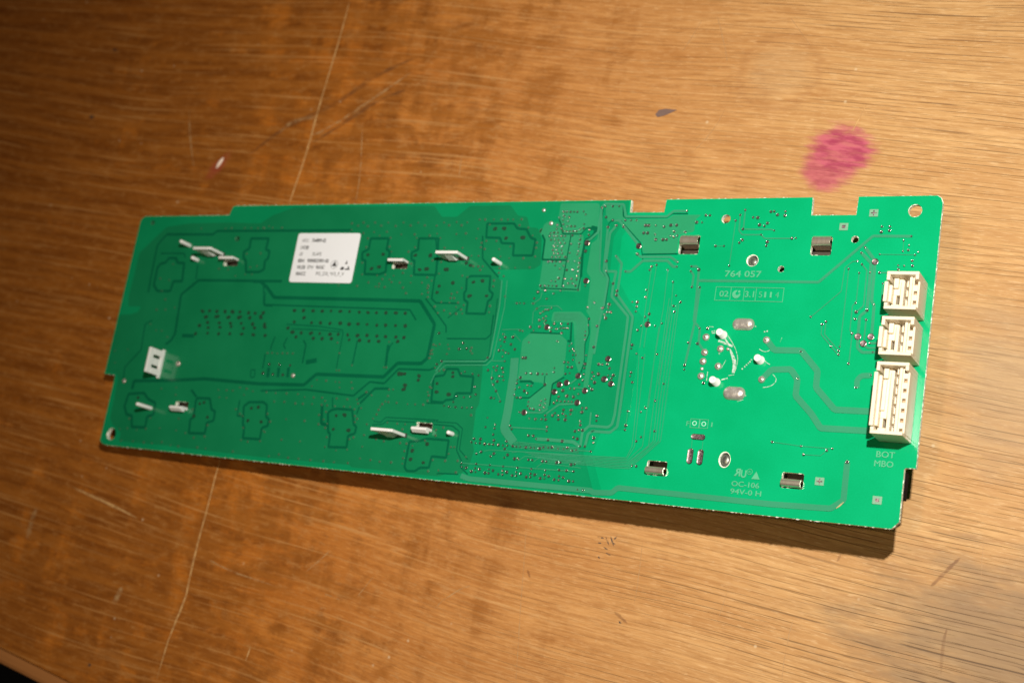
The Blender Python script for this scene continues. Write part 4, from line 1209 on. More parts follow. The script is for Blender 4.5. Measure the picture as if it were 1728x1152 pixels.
# grey worn-in dirt to the near right, pink dye stain, reddish smear round the fleck, pale ring
def blob(px, py, rx, ry, nscale, namp, a=1.0, b=0.55, rot=0.0):
    d = k.mapping(k.vmath('SUBTRACT', c, (px, py, 0)), rz=-rot)
    d = k.vmath('MULTIPLY', d, (1 / rx, 1 / ry, 0))
    ln = k.n('VectorMath'); ln.operation = 'LENGTH'; k.put(ln.inputs[0], d)
    nn = k.noise(k.mapping(g, sc=(nscale, nscale * 3.2, 0)), 1.0, 4.0, 0.6)
    r = k.math('ADD', ln.outputs['Value'], k.math('MULTIPLY', k.math('SUBTRACT', nn, 0.5), namp))
    return k.ss(r, a, b)
grey = k.math('MULTIPLY', blob(0.16192, -0.06852, 0.050, 0.030, 60, 1.6, 1.15, 0.2), 0.66)
col = k.mix(grey, col, k.mix(pore, (0.185, 0.122, 0.068), (0.055, 0.036, 0.022)))
grey2 = k.math('MULTIPLY', blob(0.1564, 0.00016, 0.022, 0.030, 60, 1.1, 1.1, 0.2), 0.42)
col = k.mix(grey2, col, (0.28, 0.215, 0.14))
pink = k.math('MULTIPLY', blob(0.10559, 0.06596, 0.0108, 0.0092, 150, 1.0, 1.08, 0.55), k.ss(k.noise(k.mapping(g, sc=(130, 800, 0)), 1.0, 3.0), 0.25, 0.6, 0.72, 0.95))
pinkb = k.math('MULTIPLY', blob(0.10245, 0.06048, 0.0080, 0.0078, 120, 0.9, 1.08, 0.55), 0.78)
pink = k.math('MAXIMUM', pink, pinkb)
col = k.mix(pink, col, k.mix(k.ss(k.noise(k.mapping(g, sc=(150, 500, 0)), 1.0, 3.0), 0.38, 0.62), (0.320, 0.024, 0.078), (0.480, 0.085, 0.135)))
red = k.math('MULTIPLY', blob(-0.1182, 0.06229, 0.0075, 0.0030, 140, 1.2, 1.1, 0.3, math.radians(52)), 0.65)
col = k.mix(red, col, (0.33, 0.060, 0.030))
ring = k.math('SUBTRACT', blob(0.08452, 0.09162, 0.0128, 0.0125, 90, 0.5, 1.1, 0.95), blob(0.08452, 0.09162, 0.0128, 0.0125, 90, 0.5, 0.95, 0.78))
col = k.mix(k.math('MULTIPLY', ring, 0.20, clamp=True), col, (0.28, 0.115, 0.035))
pale = k.math('MULTIPLY', blob(0.08452, 0.09162, 0.0120, 0.0115, 90, 0.6, 1.0, 0.5), 0.20)
col = k.mix(pale, col, (0.56, 0.38, 0.19))
# dents and specks of pale dust
sp = k.n('TexVoronoi'); k.put(sp.inputs['Vector'], k.mapping(c, sc=(1, 1, 0))); sp.inputs['Scale'].default_value = 130
spk = k.math('MULTIPLY', k.ss(sp.outputs['Distance'], 0.085, 0.03), k.ss(k.noise(c, 90.0, 2.0), 0.5, 0.6))
col = k.mix(k.math('MULTIPLY', spk, 0.55), col, (0.66, 0.50, 0.30))
k.set(Base_Color=col, Roughness=k.math('ADD', k.ss(vm, 0, 1, 0.56, 0.46), k.math('MULTIPLY', fine, 0.12)))
k.b.inputs['Specular IOR Level'].default_value = 0.35
k.bump(k.math('SUBTRACT', k.math('MULTIPLY', fine, 0.35), pore), 0.35, 0.00025)
M_wood = k.m
k = NB('edge_lipping_wood'); c = k.coord(); g = k.mapping(c, rz=-GR)
n1 = k.noise(k.mapping(g, sc=(30, 500, 200)), 1.0, 4.0)
k.set(Base_Color=k.mix(n1, (0.28, 0.105, 0.026), (0.44, 0.185, 0.055)), Roughness=0.45); M_lip = k.m
M_scratch = None
def mark_mat(name, colr, lo, hi, rough=0.6, sc=500.0):
    k = NB(name); nz = k.noise(k.coord(), sc, 3.0)
    at = k.n('Attribute'); at.attribute_name = 'core'
    k.set(Base_Color=colr, Roughness=rough, Alpha=k.math('MULTIPLY', k.ss(nz, 0.35, 0.62, lo, hi), k.ss(at.outputs['Fac'], 0.0, 0.75))); return k.m
M_scratch = mark_mat('bare_wood_scratch', (0.64, 0.365, 0.135), 0.5, 0.95)
M_scratch2 = mark_mat('faint_scratch', (0.60, 0.36, 0.15), 0.08, 0.55)
M_dark = mark_mat('dark_rub', (0.22, 0.085, 0.026), 0.10, 0.42, sc=160)
M_scuff = mark_mat('black_scuff', (0.050, 0.046, 0.044), 0.0, 0.9, sc=900)
M_fleck = plain('pale_fleck', (0.78, 0.62, 0.50), 0.5)
M_chip = plain('grey_putty', (0.170, 0.105, 0.085), 0.5)
M_floor = plain('dark_floor', (0.012, 0.012, 0.013), 0.8)

# ------------------------------------------------------------------ the setting: table and floor
def struct(o): o['kind'] = 'structure'; return o
ED = math.radians(-10.3); ex, ey = math.cos(ED), math.sin(ED); PX, PY = -0.155, -0.1243
def edge_pt(s, off): return (PX + ex * s - ey * off, PY + ey * s + ex * off)
def raw_prism(name, pts, z0, z1, mat, parent=None, bevel=0.0):
    n = len(pts); a = Acc()
    p = [(x, y, z0) for x, y in pts] + [(x, y, z1) for x, y in pts]
    a.add(p, [tuple(range(n, 2 * n)), tuple(range(n - 1, -1, -1))] + [(i, (i + 1) % n, (i + 1) % n + n, i + n) for i in range(n)])
    return a.obj(name, mat, parent, bevel=bevel)
table = struct(raw_prism('table_top', [edge_pt(-0.55, 0.0052), edge_pt(0.75, 0.0052), edge_pt(0.75, 0.75), edge_pt(-0.55, 0.75)], -0.024, 0.0, M_wood))
lip = raw_prism('edge_strip', [edge_pt(-0.55, 0.0), edge_pt(0.75, 0.0), edge_pt(0.75, 0.0051), edge_pt(-0.55, 0.0051)], -0.024, -0.0001, M_lip, table, bevel=1.6)
struct(raw_prism('floor', [(-2.5, -2.5), (2.5, -2.5), (2.5, 2.5), (-2.5, 2.5)], -0.80, -0.75, M_floor))
def table_strip(name, pts, w, mat, z=0.00004, smooth=True):
    q = pts
    if smooth and len(pts) > 2: q = soften(pts, False, 0.004)
    n = len(q); ws = [w * (0.35 + 0.65 * math.sin(PI * min(1, max(0.04, (i + 0.35) / (n - 0.3)))) ** 0.6) for i in range(n)] if n > 2 else w
    if n == 2:
        a, b = q; q = [(a[0] + (b[0] - a[0]) * t, a[1] + (b[1] - a[1]) * t) for t in (0, 0.3, 0.7, 1)]; ws = [w * 0.2, w, w * 0.9, w * 0.2]
    if len(q) < 12:                                  # resample so the ribbon can taper and soften
        q2 = []; w2_ = []
        for i in range(len(q) - 1):
            for t in (0, 0.25, 0.5, 0.75): q2.append((q[i][0] + (q[i + 1][0] - q[i][0]) * t, q[i][1] + (q[i + 1][1] - q[i][1]) * t)); w2_.append(ws[i] + (ws[i + 1] - ws[i]) * t)
        q = q2 + [q[-1]]; ws = w2_ + [ws[-1]]
    ws = [x * rnd.uniform(0.8, 1.2) for x in ws]
    v, f = strip(q, ws); n = len(q)
    vv = [(x, y, z) for x, y in v[:n]] + [(x, y, z) for x, y in q] + [(x, y, z) for x, y in v[n:]]
    ff = [(r * n + i, (r + 1) * n + i, (r + 1) * n + i + 1, r * n + i + 1) for r in (0, 1) for i in range(n - 1)]
    o = Acc().add(vv, ff).obj(name, mat, table)
    at = o.data.attributes.new('core', 'FLOAT', 'POINT')
    for i in range(3 * n):
        e = min(i % n, n - 1 - i % n); at.data[i].value = (1.0 if n <= i < 2 * n else 0.0) * (min(1.0, e / 2.0))
    return o
zi = 0
for name, w, mat, pts in SCR:
    zi += 1
    table_strip(name, pts, w, {'s': M_scratch, 'f': M_scratch2, 'd': M_dark, 'k': M_scuff}[mat], 0.00003 + zi * 2e-6)
fl = Acc()
px, py = FLECK; a0 = math.radians(62)
for s_, r_ in ((0, 1),):
    ring_ = [(px + math.cos(a0) * math.cos(t) * 0.0024 - math.sin(a0) * math.sin(t) * 0.0007, py + math.sin(a0) * math.cos(t) * 0.0024 + math.cos(a0) * math.sin(t) * 0.0007) for t in [2 * PI * i / 12 for i in range(12)]]
    n = 12; fl.add([(x, y, 0.00002) for x, y in ring_] + [(px + (x - px) * .6, py + (y - py) * .6, 0.0005) for x, y in ring_], [tuple(range(12, 24))] + [(i, (i + 1) % 12, (i + 1) % 12 + 12, i + 12) for i in range(12)])
fl.obj('fleck', M_fleck, table, smooth=True)
ch = Acc(); n = len(CHIP)
ch.add([(x, y, 0.00016) for x, y in CHIP], [tuple(range(n)) if area(CHIP) > 0 else tuple(range(n - 1, -1, -1))]); ch.obj('putty_patch', M_chip, table)

# ------------------------------------------------------------------ the circuit board
board = bpy.data.objects.new('circuit_board', None); COL.objects.link(board)
board.empty_display_size = 0.02
board.rotation_euler = (0, math.radians(-3.4847), 0)
board['label'] = 'long green printed circuit board lying solder side up on the wooden table'
board['category'] = 'circuit board'

openings = [circle(u, v, r) for u, v, r in HOLES[:-1]] + [rrect(*q, r=0.55) for q in TABS] + [rrect(*q, r=0.4) for q in HOOKS] + [circle(HOLES[-1][0], HOLES[-1][1], HOLES[-1][2])]
openings += [[(STAKE[0] + 1.55 * math.cos(t) , STAKE[1] + 2.0 * math.sin(t)) for t in [2 * PI * i / 24 for i in range(24)]]]
vs_, tr = fill([OUTLINE] + openings)
lam = Acc()
lam.add([L3(u, v, 0) for u, v in vs_], tr)
lam.add([L3(u, v, -1.55) for u, v in vs_], [t[::-1] for t in tr])
for i_, lp in enumerate([OUTLINE] + openings):
    if (area(lp) > 0) != (i_ == 0): lp = lp[::-1]
    q = []                                           # routed edge: slightly ragged rim
    n0 = len(lp); fine_ = []
    for i in range(n0):
        a, b = lp[i], lp[(i + 1) % n0]; d = math.hypot(b[0] - a[0], b[1] - a[1]); m = max(1, int(d / 0.45)) if d > 2 else 1
        fine_ += [(a[0] + (b[0] - a[0]) * t / m, a[1] + (b[1] - a[1]) * t / m) for t in range(m)]
    n = len(fine_); jit = []
    for i in range(n):
        a, b = fine_[i - 1], fine_[(i + 1) % n]; t = (b[0] - a[0], b[1] - a[1]); l = math.hypot(*t) or 1
        e = rnd.uniform(0.0, 0.24) if rnd.random() < 0.55 else 0.0
        jit.append((fine_[i][0] + t[1] / l * e, fine_[i][1] - t[0] / l * e))
    p = [L3(u, v, -0.015) for u, v in fine_] + [L3(u, v, -0.16) for u, v in jit] + [L3(u, v, -1.55) for u, v in fine_]
    f = [(i + n * r + n, (i + 1) % n + n * r + n, (i + 1) % n + n * r, i + n * r) for r in (0, 1) for i in range(n)]
    lam.add([L3(u, v, 0) for u, v in fine_], [], 1)
    wm = 2 if i_ in (3, 4, 8) else 1
    o = len(lam.v) - n; lam.add(p, f, wm)
    lam.f += [(o + n + i, o + n + (i + 1) % n, o + (i + 1) % n, o + i) for i in range(n)]; lam.mi += [wm] * n
lam.obj('laminate', [M_board, M_edge, M_mvia], board)

zc = [0.02]
def nz_(): zc[0] += 0.0012; return zc[0]
def sheet(name, poly, z, mat, skirt=True, parent=board, **pr):
    hs = [h for h in openings if all(inside(p, poly) for p in h)]
    v, t = fill([poly] + hs); a = Acc().add([L3(x, y, z) for x, y in v], t)
    if skirt:
        lp = poly if area(poly) > 0 else poly[::-1]; n = len(lp)
        a.add([L3(x, y, z) for x, y in lp] + [L3(x, y, 0.003) for x, y in lp], [(i + n, (i + 1) % n + n, (i + 1) % n, i) for i in range(n)])
    return a.obj(name, mat, parent, **pr)
sheet('back_copper_area', BACK2, nz_(), M_back2)
sheet('back_copper_area', BACK, nz_(), M_back)
for i, poly in enumerate(POURS):
    sheet('copper_pour', soften(poly, True, 0.35), nz_(), M_pourl if i in (0, 6, 8) else M_pour)
def ribbon(name, pts, w, closed, z, mat, parent=board):
    v, f = strip(soften(pts, closed, 0.12 + w * 0.15), w, closed)
    return Acc().add([L3(x, y, z) for x, y in v], f).obj(name, mat, parent)
for w, closed, pts in GAPS: ribbon('isolation_gap', pts, w, bool(closed), nz_(), M_gap)
for w, pts in TRACES: ribbon('copper_track', pts, max(w, 0.13), False, nz_(), M_trace)
ZT = zc[0] + 0.01

# vias too small to pick apart
def via_field(name, pts, ro, ri, mats, jitter=0.0, seg=10, dome=0.07):
    a = Acc()
    for u, v in pts:
        s = 1 + rnd.uniform(-jitter, jitter)
        prof = [(ro * s, ZT - 0.03), (ro * s * 0.86, ZT + dome * 0.8), ((ro * 0.55 + ri * 0.45) * s, ZT + dome), (ri * s, ZT + dome * 0.2)]
        a.lathe(u, v, prof, seg); a.f.pop(); a.mi.pop()
        o = len(a.v); a.lathe(u, v, [(ri * s * 1.02, ZT + dome * 0.2), (ri * s * 0.4, ZT - 0.02)], seg, 1)
    return a.obj(name, mats, board, smooth=True, kind='stuff')
via_field('small_vias', VIA['tin'], 0.33, 0.21, [M_tin, M_hole], 0.2)
via_field('drilled_vias', VIA['hole'], 0.47, 0.34, [M_tin, M_hole], 0.15)
via_field('covered_vias', VIA['masked'], 0.38, 0.24, [M_mvia, M_mhole], 0.25, 8, 0.03)
a = Acc()
for u, v in VIA['smudge']:
    for q in range(2): a.lathe(u + rnd.uniform(-.35, .35), v + rnd.uniform(-.15, .15), [(rnd.uniform(.38, .62), ZT + 0.002 + 0.002 * q), (0.2, ZT + 0.01 + 0.002 * q)], 8, su=1.15)
a.obj('covered_pads', M_smudge, board, kind='stuff')
for u, v in VIA['big']:
    r = 0.76
    a = Acc().lathe(u, v, [(r + 0.14, ZT - 0.02), (r + 0.05, ZT + 0.05), (r, ZT + 0.05)], 18, 1); a.f.pop(); a.mi.pop()
    a.lathe(u, v, [(r, ZT + 0.05), (r * 0.8, ZT + 0.01), (0.1, ZT + 0.0)], 18, 0)
    a.obj('test_pad', [M_pad if u > 240 else M_padd, M_tin], board, smooth=True)

# solder joints of the rotary encoder and jumper pads
def dome(name, u, v, r, h, mat, stretch=None, ring=True, seg=20):
    a = Acc()
    prof = [(r * 1.06, ZT - 0.02), (r, ZT + 0.05)] + [(r * math.cos(t), ZT + 0.05 + h * math.sin(t)) for t in [PI / 2 * i / 6 for i in range(1, 7)]]
    prof[-1] = (r * 0.04, prof[-1][1])
    a.lathe(u, v, prof, seg, 0, stretch=stretch); return a.obj(name, mat, board, smooth=True)
for u, v, r in PINS:
    o = dome('solder_joint', u, v, r * 0.98, 0.55, M_solder)
    Acc().lathe(u + 0.1, v - 0.05, [(0.34, 0.5), (0.33, 1.05), (0.22, 1.16), (0.02, 1.18)], 12).obj('pin', M_steel, o, smooth=True)
for u, v, r in SMALLPINS: dome('solder_dot', u, v, r, 0.3, M_solder)
for u, v, r in RINGS: via_field('ring_pad', [(u, v)], 0.46, 0.2, [M_tin, M_hole], dome=0.12)['kind'] = 'part'
for o in [x for x in COL.objects if x.name.startswith('ring_pad')]: del o['kind']
for u, v, ru, rv in OVALS: dome('shield_solder', u, v, rv, 0.95, M_solder, (ru - rv, 0), seg=32)
for u, v, ru, rv in SLOTS:
    r = min(ru, rv); o_ = []
    st = (ru - r, rv - r)
    pts = []
    for kk in range(24):
        t = 2 * PI * (kk + .5) / 24; pts.append((u + r * math.cos(t) + math.copysign(st[0], math.cos(t)), v + r * math.sin(t) + math.copysign(st[1], math.sin(t))))
    a = Acc(); n = 24
    def sc_(q, s): return [(u + (x - u) + (-(math.cos(2 * PI * (i + .5) / 24)) * s), v + (y - v) - math.sin(2 * PI * (i + .5) / 24) * s) for i, (x, y) in enumerate(q)]
    inner = sc_(pts, 0.13); inn2 = sc_(pts, 0.3)
    a.add([L3(x, y, ZT) for x, y in pts] + [L3(x, y, ZT + 0.14) for x, y in inner] + [L3(x, y, ZT + 0.04) for x, y in inn2],
          [(i, (i + 1) % n, (i + 1) % n + n, i + n) for i in range(n)])
    a.add([L3(x, y, ZT + 0.14) for x, y in inner] + [L3(x, y, ZT + 0.04) for x, y in inn2], [(i, (i + 1) % n, (i + 1) % n + n, i + n) for i in range(n)] + [tuple(range(n, 2 * n))], 1)
    a.obj('jumper_pad', [M_tin, M_pad], board, smooth=True)
# fiducial squares
for u, v, cross in SQUARES:
    o = sheet('fiducial_pad', [(u - 1.15, v - 1.0), (u + 1.15, v - 1.0), (u + 1.15, v + 1.0), (u - 1.15, v + 1.0)], ZT, plain('fiducial_mask', (0.17, 0.36, 0.23), 0.4, var=0.25, scale=2000), False)
    if cross:
        Acc().box(u - 0.75, v - 0.16, ZT + .003, u + 0.75, v + 0.16, ZT + 0.05).box(u - 0.16, v - 0.75, ZT + .003, u + 0.16, v + 0.75, ZT + 0.055).obj('cross_mark', M_pad, o)
    else: Acc().prism(rrect(u - 0.5, v - 0.45, u + 0.5, v + 0.45, 0.12), ZT + .003, ZT + 0.05).obj('square_mark', M_pad, o)
# scraped copper on the corner of the wide track
u, v = SCRAPE[0]; u2, v2 = SCRAPE[1]
vq, fq = strip([(u, v), ((u + u2) / 2 + .05, (v + v2) / 2 - .05), (u2, v2)], [0.12, 0.38, 0.1]); Acc().add([L3(x, y, ZT + .01) for x, y in vq], fq).obj('copper_scrape', M_copper, board)
# round plated holes with a grey stake inside
for (u, v, ru, rv) in ((HOLES[-1][0], HOLES[-1][1], HOLES[-1][2], HOLES[-1][2]), (STAKE[0], STAKE[1], 1.55, 2.0)):
    a = Acc(); a.lathe(u, v, [(0.93, -3.0), (0.93, -0.9), (0.80, -0.45), (0.45, -0.22), (0.05, -0.15)], 20, su=ru, sv=rv); a.obj('stake_end', M_stake, board, smooth=True)
    a = Acc(); a.lathe(u, v, [(1.08, ZT - 0.02), (1.06, ZT + 0.02), (0.99, ZT + 0.02), (0.97, -0.6)], 28, su=ru, sv=rv); a.f.pop(); a.mi.pop(); a.obj('hole_rim', M_edge, board, smooth=True)

# white tubes of the encoder guide
for u, v, h in TUBES:
    a = Acc(); a.lathe(u, v, [(1.22, 0.01), (1.20, 0.25), (1.02, 0.4), (0.97, h - .12), (0.88, h), (0.42, h), (0.36, h - 0.15), (0.34, h - 0.9), (0.02, h - 0.9)], 22)
    a.obj('guide_tube', M_white, board, smooth=True)
for w, pts in FLUX:
    v, f = strip(soften(pts, False, 0.4) if len(pts) > 2 else pts, [x for x in (w if isinstance(w, list) else [w] * 99)][:len(soften(pts, False, 0.4)) if len(pts) > 2 else 2])
    zf = ZT + 0.02 + zi * 0.001; zi += 1
    Acc().add([L3(x, y, zf) for x, y in v], f).obj('flux_residue', M_flux, board)
for u, v in FLUXDOTS: dome('flux_bead', u, v, 0.22, 0.1, M_flux, seg=10)

# bent steel lugs through their windows
for i, (u0, v0, u1, v1) in enumerate(TABS):
    w0, w1 = u0 + 0.35, u1 - 0.35; vm_ = (v0 + v1) / 2
    if i < 2: prof = [(vm_ - 0.1, -3.5), (vm_ - 0.1, 0.1), (vm_ + .05, 0.65), (vm_ + 0.5, 1.05), (vm_ + 1.2, 1.15), (vm_ + 1.9, 0.95), (vm_ + 2.5, 0.45), (vm_ + 2.75, 0.08)]
    else: prof = [(vm_ + 0.3, -3.5), (vm_ + 0.3, 0.6), (vm_ + .2, 1.2), (vm_ - 0.25, 1.75), (vm_ - 0.9, 1.9), (vm_ - 1.4, 1.75), (vm_ - 1.7, 1.3), (vm_ - 1.8, 0.35)]
    prof = soften(prof, False, 0.25); n = len(prof); th = 0.42; inn = []
    for j in range(n):
        a_, b_ = prof[max(0, j - 1)], prof[min(n - 1, j + 1)]; t = (b_[0] - a_[0], b_[1] - a_[1]); l = math.hypot(*t) or 1
        sgn = 1 if i < 2 else -1
        inn.append((prof[j][0] + t[1] / l * th * sgn, prof[j][1] - t[0] / l * th * sgn))
    loop = prof + inn[::-1]; m = len(loop)
    A_ = Acc(); p = [L3(w0, a_, b_) for a_, b_ in loop] + [L3(w1, a_, b_) for a_, b_ in loop]
    f = [(j, (j + 1) % m, (j + 1) % m + m, j + m) for j in range(m)] + [(j, j + 1, m - 2 - j, m - 1 - j) for j in range(n - 1)] + [(m + j, m + m - 1 - j, m + m - 2 - j, m + j + 1) for j in range(n - 1)]
    A_.add(p, f); o = A_.obj('steel_lug', M_steel, board, bevel=0.08)
    bm = bmesh.new(); bm.from_mesh(o.data); bmesh.ops.recalc_face_normals(bm, faces=bm.faces); bm.to_mesh(o.data); bm.free()
    # dark moulding seen down the window
    Acc().box(u0 - 0.8, v0 - 0.8, -5.2, u1 + 0.8, v1 + 0.8, -4.6).obj('socket_base', M_base, board)

# white nylon clips and posts of the display frame
for i, (u, v, h) in enumerate(POSTS):
    r = 0.62
    Acc().lathe(u, v, [(r + .1, -1.2), (r + .06, 0.4), (r, h - 0.35), (r * 0.8, h - 0.1), (r * 0.35, h), (0.02, h)], 14).obj('locating_post', M_white, board, smooth=True)
th = 0.95
for (tl, tr_, br, h) in PLATES:
    u0, u1, v = tl[0], tr_[0], tr_[1]; w = u1 - u0
    A_ = Acc()                                             # frame: two legs, cross bar, sprung tongue
    A_.box(u1 - 1.1, v - th, -1.4, u1, v, h)
    A_.box(u0, v - th + .002, -1.4, u0 + 0.75, v - .002, h - 1.02)
    A_.box(u0, v - th, h - 1.0, u1 - 1.12, v, h)
    o = A_.obj('frame_clip', M_white, board, bevel=0.16)
    T_ = Acc(); tu = u0 + w * 0.30
    p = [(v - 0.25, -1.2), (v - 0.25, h - 1.3), (v - 0.95, h - 1.3), (v - 1.7, 1.6), (v - 1.15, 0.7), (v - 0.85, -1.2)]
    m = len(p); T_.add([L3(tu, a_, b_) for a_, b_ in p] + [L3(tu + w * 0.34, a_, b_) for a_, b_ in p], [tuple(range(m)), tuple(range(2 * m - 1, m - 1, -1))] + [(j, j + m, (j + 1) % m + m, (j + 1) % m) for j in range(m)])
    T_.obj('sprung_tongue', M_white, o, bevel=0.12)
    Acc().prism([(u0 + .1, v - 1.15), (u1 + 0.7, v - 1.15), (u1 + 0.7, v + 0.12), (u0 + .1, v + .12)], ZT, ZT + .01).obj('clip_slot', M_hole, o)
# clip standing across the board
(ua, va), (ub, vb) = CLIPV; h = 7.0; u = (ua + ub) / 2; v0, v1 = vb - 0.6, va + 0.1
A_ = Acc(); t2 = 0.9
A_.box(u - t2, v0, -1.4, u, v0 + 2.1, h - 2.0); A_.box(u - t2, v1 - 2.1, -1.4, u, v1, h - 2.0); A_.box(u - t2 + .003, v0, h - 1.98, u - .003, v1, h)
A_.box(u - t2, v0 + 3.1, -1.4, u - 0.25, v1 - 3.1, h - 2.0)
A_.box(u - t2 - 0.02, v0 + 0.2, -1.4, u + .02, v1 - .2, 1.3)
A_.box(u - t2 + .1, v0 - .7, -1.4, u - .1, v0 + .1, 0.9); A_.box(u - t2 + .1, v1 - .1, -1.4, u - .1, v1 + .7, 0.9)
o = A_.obj('frame_clip', M_white, board, bevel=0.14)
# hooks beside their windows
for i, (u0, v0, u1, v1) in enumerate(HOOKS):
    if i < 2:
        p = [(v1 - 0.05, -1.5), (v1 - 0.05, 2.6), (v1 - 0.4, 3.3), (v1 - 1.2, 3.1), (v1 - 1.1, 2.4), (v1 - 0.75, 2.2), (v1 - 0.75, -1.5)]; a0_, a1_ = u0 - 0.05, u1 - 0.3
    else:
        p = [(v0 + 1.0, -1.5), (v0 + 1.0, 2.3), (v0 + 0.7, 3.0), (v0 + .05, 3.1), (v0 - 0.75, 1.9), (v0 - 0.7, 0.9), (v0 + 0.15, 0.9), (v0 + 0.15, -1.5)]; a0_, a1_ = u0 + 0.2, u1 - 0.25
    m = len(p); A_ = Acc().add([L3(a0_, a_, b_) for a_, b_ in p] + [L3(a1_, a_, b_) for a_, b_ in p], [tuple(range(m)), tuple(range(2 * m - 1, m - 1, -1))] + [(j, j + m, (j + 1) % m + m, (j + 1) % m) for j in range(m)])
    o = A_.obj('snap_hook', M_white, board, bevel=0.14)
    bm = bmesh.new(); bm.from_mesh(o.data); bmesh.ops.recalc_face_normals(bm, faces=bm.faces); bm.to_mesh(o.data); bm.free()
    Acc().box(u0 - .6, v0 - .6, -3.6, u1 + .6, v1 + .6, -3.0).obj('socket_base', M_base, board)

# white box headers along the right edge
for n_, u0, v0, u1, v1 in CONN:
    H = 10.3; A_ = Acc(); wl = 0.85; Lg = v1 - v0
    A_.box(u0, v1 - wl, 0.05, u1, v1, H)                                # far wall
    A_.box(u0, v0, 0.05, u1, v0 + wl, H)                                # near wall
    A_.box(u0 + .002, v1 - 2.3, 0.06, u0 + wl, v1 - wl - .002, H - .003) # left wall in three pieces, middle one is the latch
    lo, hi = v0 + 2.0, v1 - 2.6
    A_.box(u0 - 0.45, lo, 2.0, u0 + 0.45, hi, H - 0.25)
    A_.box(u0 + .45, lo + .4, 0.06, u0 + 1.15, hi - .4, H - 2.0)
    A_.box(u0 + .002, v0 + wl + .002, 0.06, u0 + wl, v0 + 1.7, H - .003)
    A_.box(u0 + .1, lo - .35, 0.06, u0 + .8, hi + .35, 3.4)
    A_.box(u1 - wl, v1 - 2.0, 0.06, u1 - .002, v1 - wl - .002, H - .004) # right wall, cut down in the middle
    A_.box(u1 - 0.55, v0 + wl + .002, 0.07, u1 - .004, v1 - 2.0, H - 2.0)
    # ledge with windows along the right wall
    pit = 2.5; c0 = (v0 + v1) / 2 - pit * (n_ - 1) / 2
    ys = [v0 + wl + .01] + [y for q in range(n_) for y in (c0 + q * pit - 0.48, c0 + q * pit + 0.48)] + [v1 - wl - .01]
    for q in range(0, len(ys), 2):
        if ys[q + 1] > ys[q]: A_.box(u1 - 1.85, ys[q], 0.06, u1 - .553, ys[q + 1], H - 2.25)
    A_.box(u1 - 1.84, v0 + wl + .01, 0.07, u1 - 1.45, v1 - wl - .01, H - 2.27)
    A_.box(u1 - 2.55, v0 + wl + .01, 0.06, u1 - 1.853, v1 - wl - .01, H - 1.75)   # right rib
    A_.box(u0 + 3.35, v0 + wl + .01, 0.06, u0 + 4.2, v1 - wl - 0.9, H - 1.7)      # middle rib
    A_.box(u0 + 4.203, v0 + wl + .01, 0.06, u1 - 2.553, v1 - wl - .01, 6.0)       # channel floor
    # floor of the latch side, left open in one place
    A_.box(u0 + 1.2, v0 + 4.6, 0.06, u0 + 3.347, v1 - wl - .01, 6.6)
    A_.box(u0 + .86, v0 + wl + .01, 0.06, u0 + 3.347, v0 + 2.2, 6.7)
    A_.box(u0 + 1.2, v0 + 2.2, 0.06, u0 + 2.0, v0 + 4.6, 6.65)
    A_.box(u0 + 1.3, v1 - 3.6, 0.06, u0 + 2.5, v1 - wl - .2, H - 2.6)
    if n_ > 3: A_.box(u0 + 1.3, v0 + 6.5, 0.06, u0 + 2.2, v1 - 4.0, H - 2.9)
    o = A_.obj('pin_header', M_cream, board, bevel=0.12)
    for q in range(n_):
        y = c0 + q * pit
        Acc().box(u1 - 1.42, y - 0.5, 1.0, u1 - .56, y + 0.5, 6.2 + 0.6 * rnd.random()).obj('window_pocket', M_pocket, o)
        B_ = Acc().box(u0 + 4.55, y - 0.95, 4.55, u1 - 2.9, y + 0.75, H - 2.5 - 0.25 * rnd.random()); B_.obj('contact_block', M_cream, o, bevel=0.18)
        v_, f_ = strip([(u0 + 4.5, y + 0.93), (u0 + 4.9, y + 1.06), (u1 - 3.0, y + 1.0), (u1 - 2.62, y + 0.80)], 0.16)
        Acc().add([L3(x, y_, H - 3.1) for x, y_ in v_] + [L3(x, y_, H - 4.6) for x, y_ in v_], f_ + [(3, 2, 10, 11), (2, 1, 9, 10), (1, 0, 8, 9), (4, 5, 13, 12), (5, 6, 14, 13), (6, 7, 15, 14)]).obj('contact', M_contact, o)

# product label
u0, v0, u1, v1 = LABEL
lab = Acc().prism(rrect(u0, v0, u1, v1, 0.9, 5), ZT + 0.05, ZT + 0.14).obj('product_label', M_paper, board)
lab['label'] = 'white paper product label with rows of small black print'
for s, u, v, w, h, bold in LABELTXT: put_text('label_print', s, u, v, w, h, ZT + 0.146, M_ink if bold else M_inkl, lab, 0.03 if bold else 0.015)
(cu, cv), (eu, ev) = LABELSYM
u_, v_ = HOLES[3][:2]; Acc().box(u_ - 2.5, v_ - 2.5, -3.2, u_ + 2.5, v_ + 2.5, -2.6).obj('socket_base', M_black, board)
A_ = Acc(); vq, fq = strip(circle(cu, cv, 1.35, 20), 0.16, True); A_.add([L3(x, y, ZT + .146) for x, y in vq], fq); A_.obj('recycling_mark', M_inkl, lab)
Acc().add([L3(cu - 1.0, cv - .6, ZT + .149), L3(cu + 1.05, cv - .65, ZT + .149), L3(cu + .1, cv + 1.1, ZT + .149)], [(0, 1, 2)]).obj('triangle_mark', M_ink, lab)
A_ = Acc(); z_ = ZT + .149
A_.add([L3(eu - 0.39, ev + 0.39, z_), L3(eu + 0.59, ev + 0.45, z_), L3(eu + 0.26, ev + 1.76, z_)], [(0, 1, 2)])
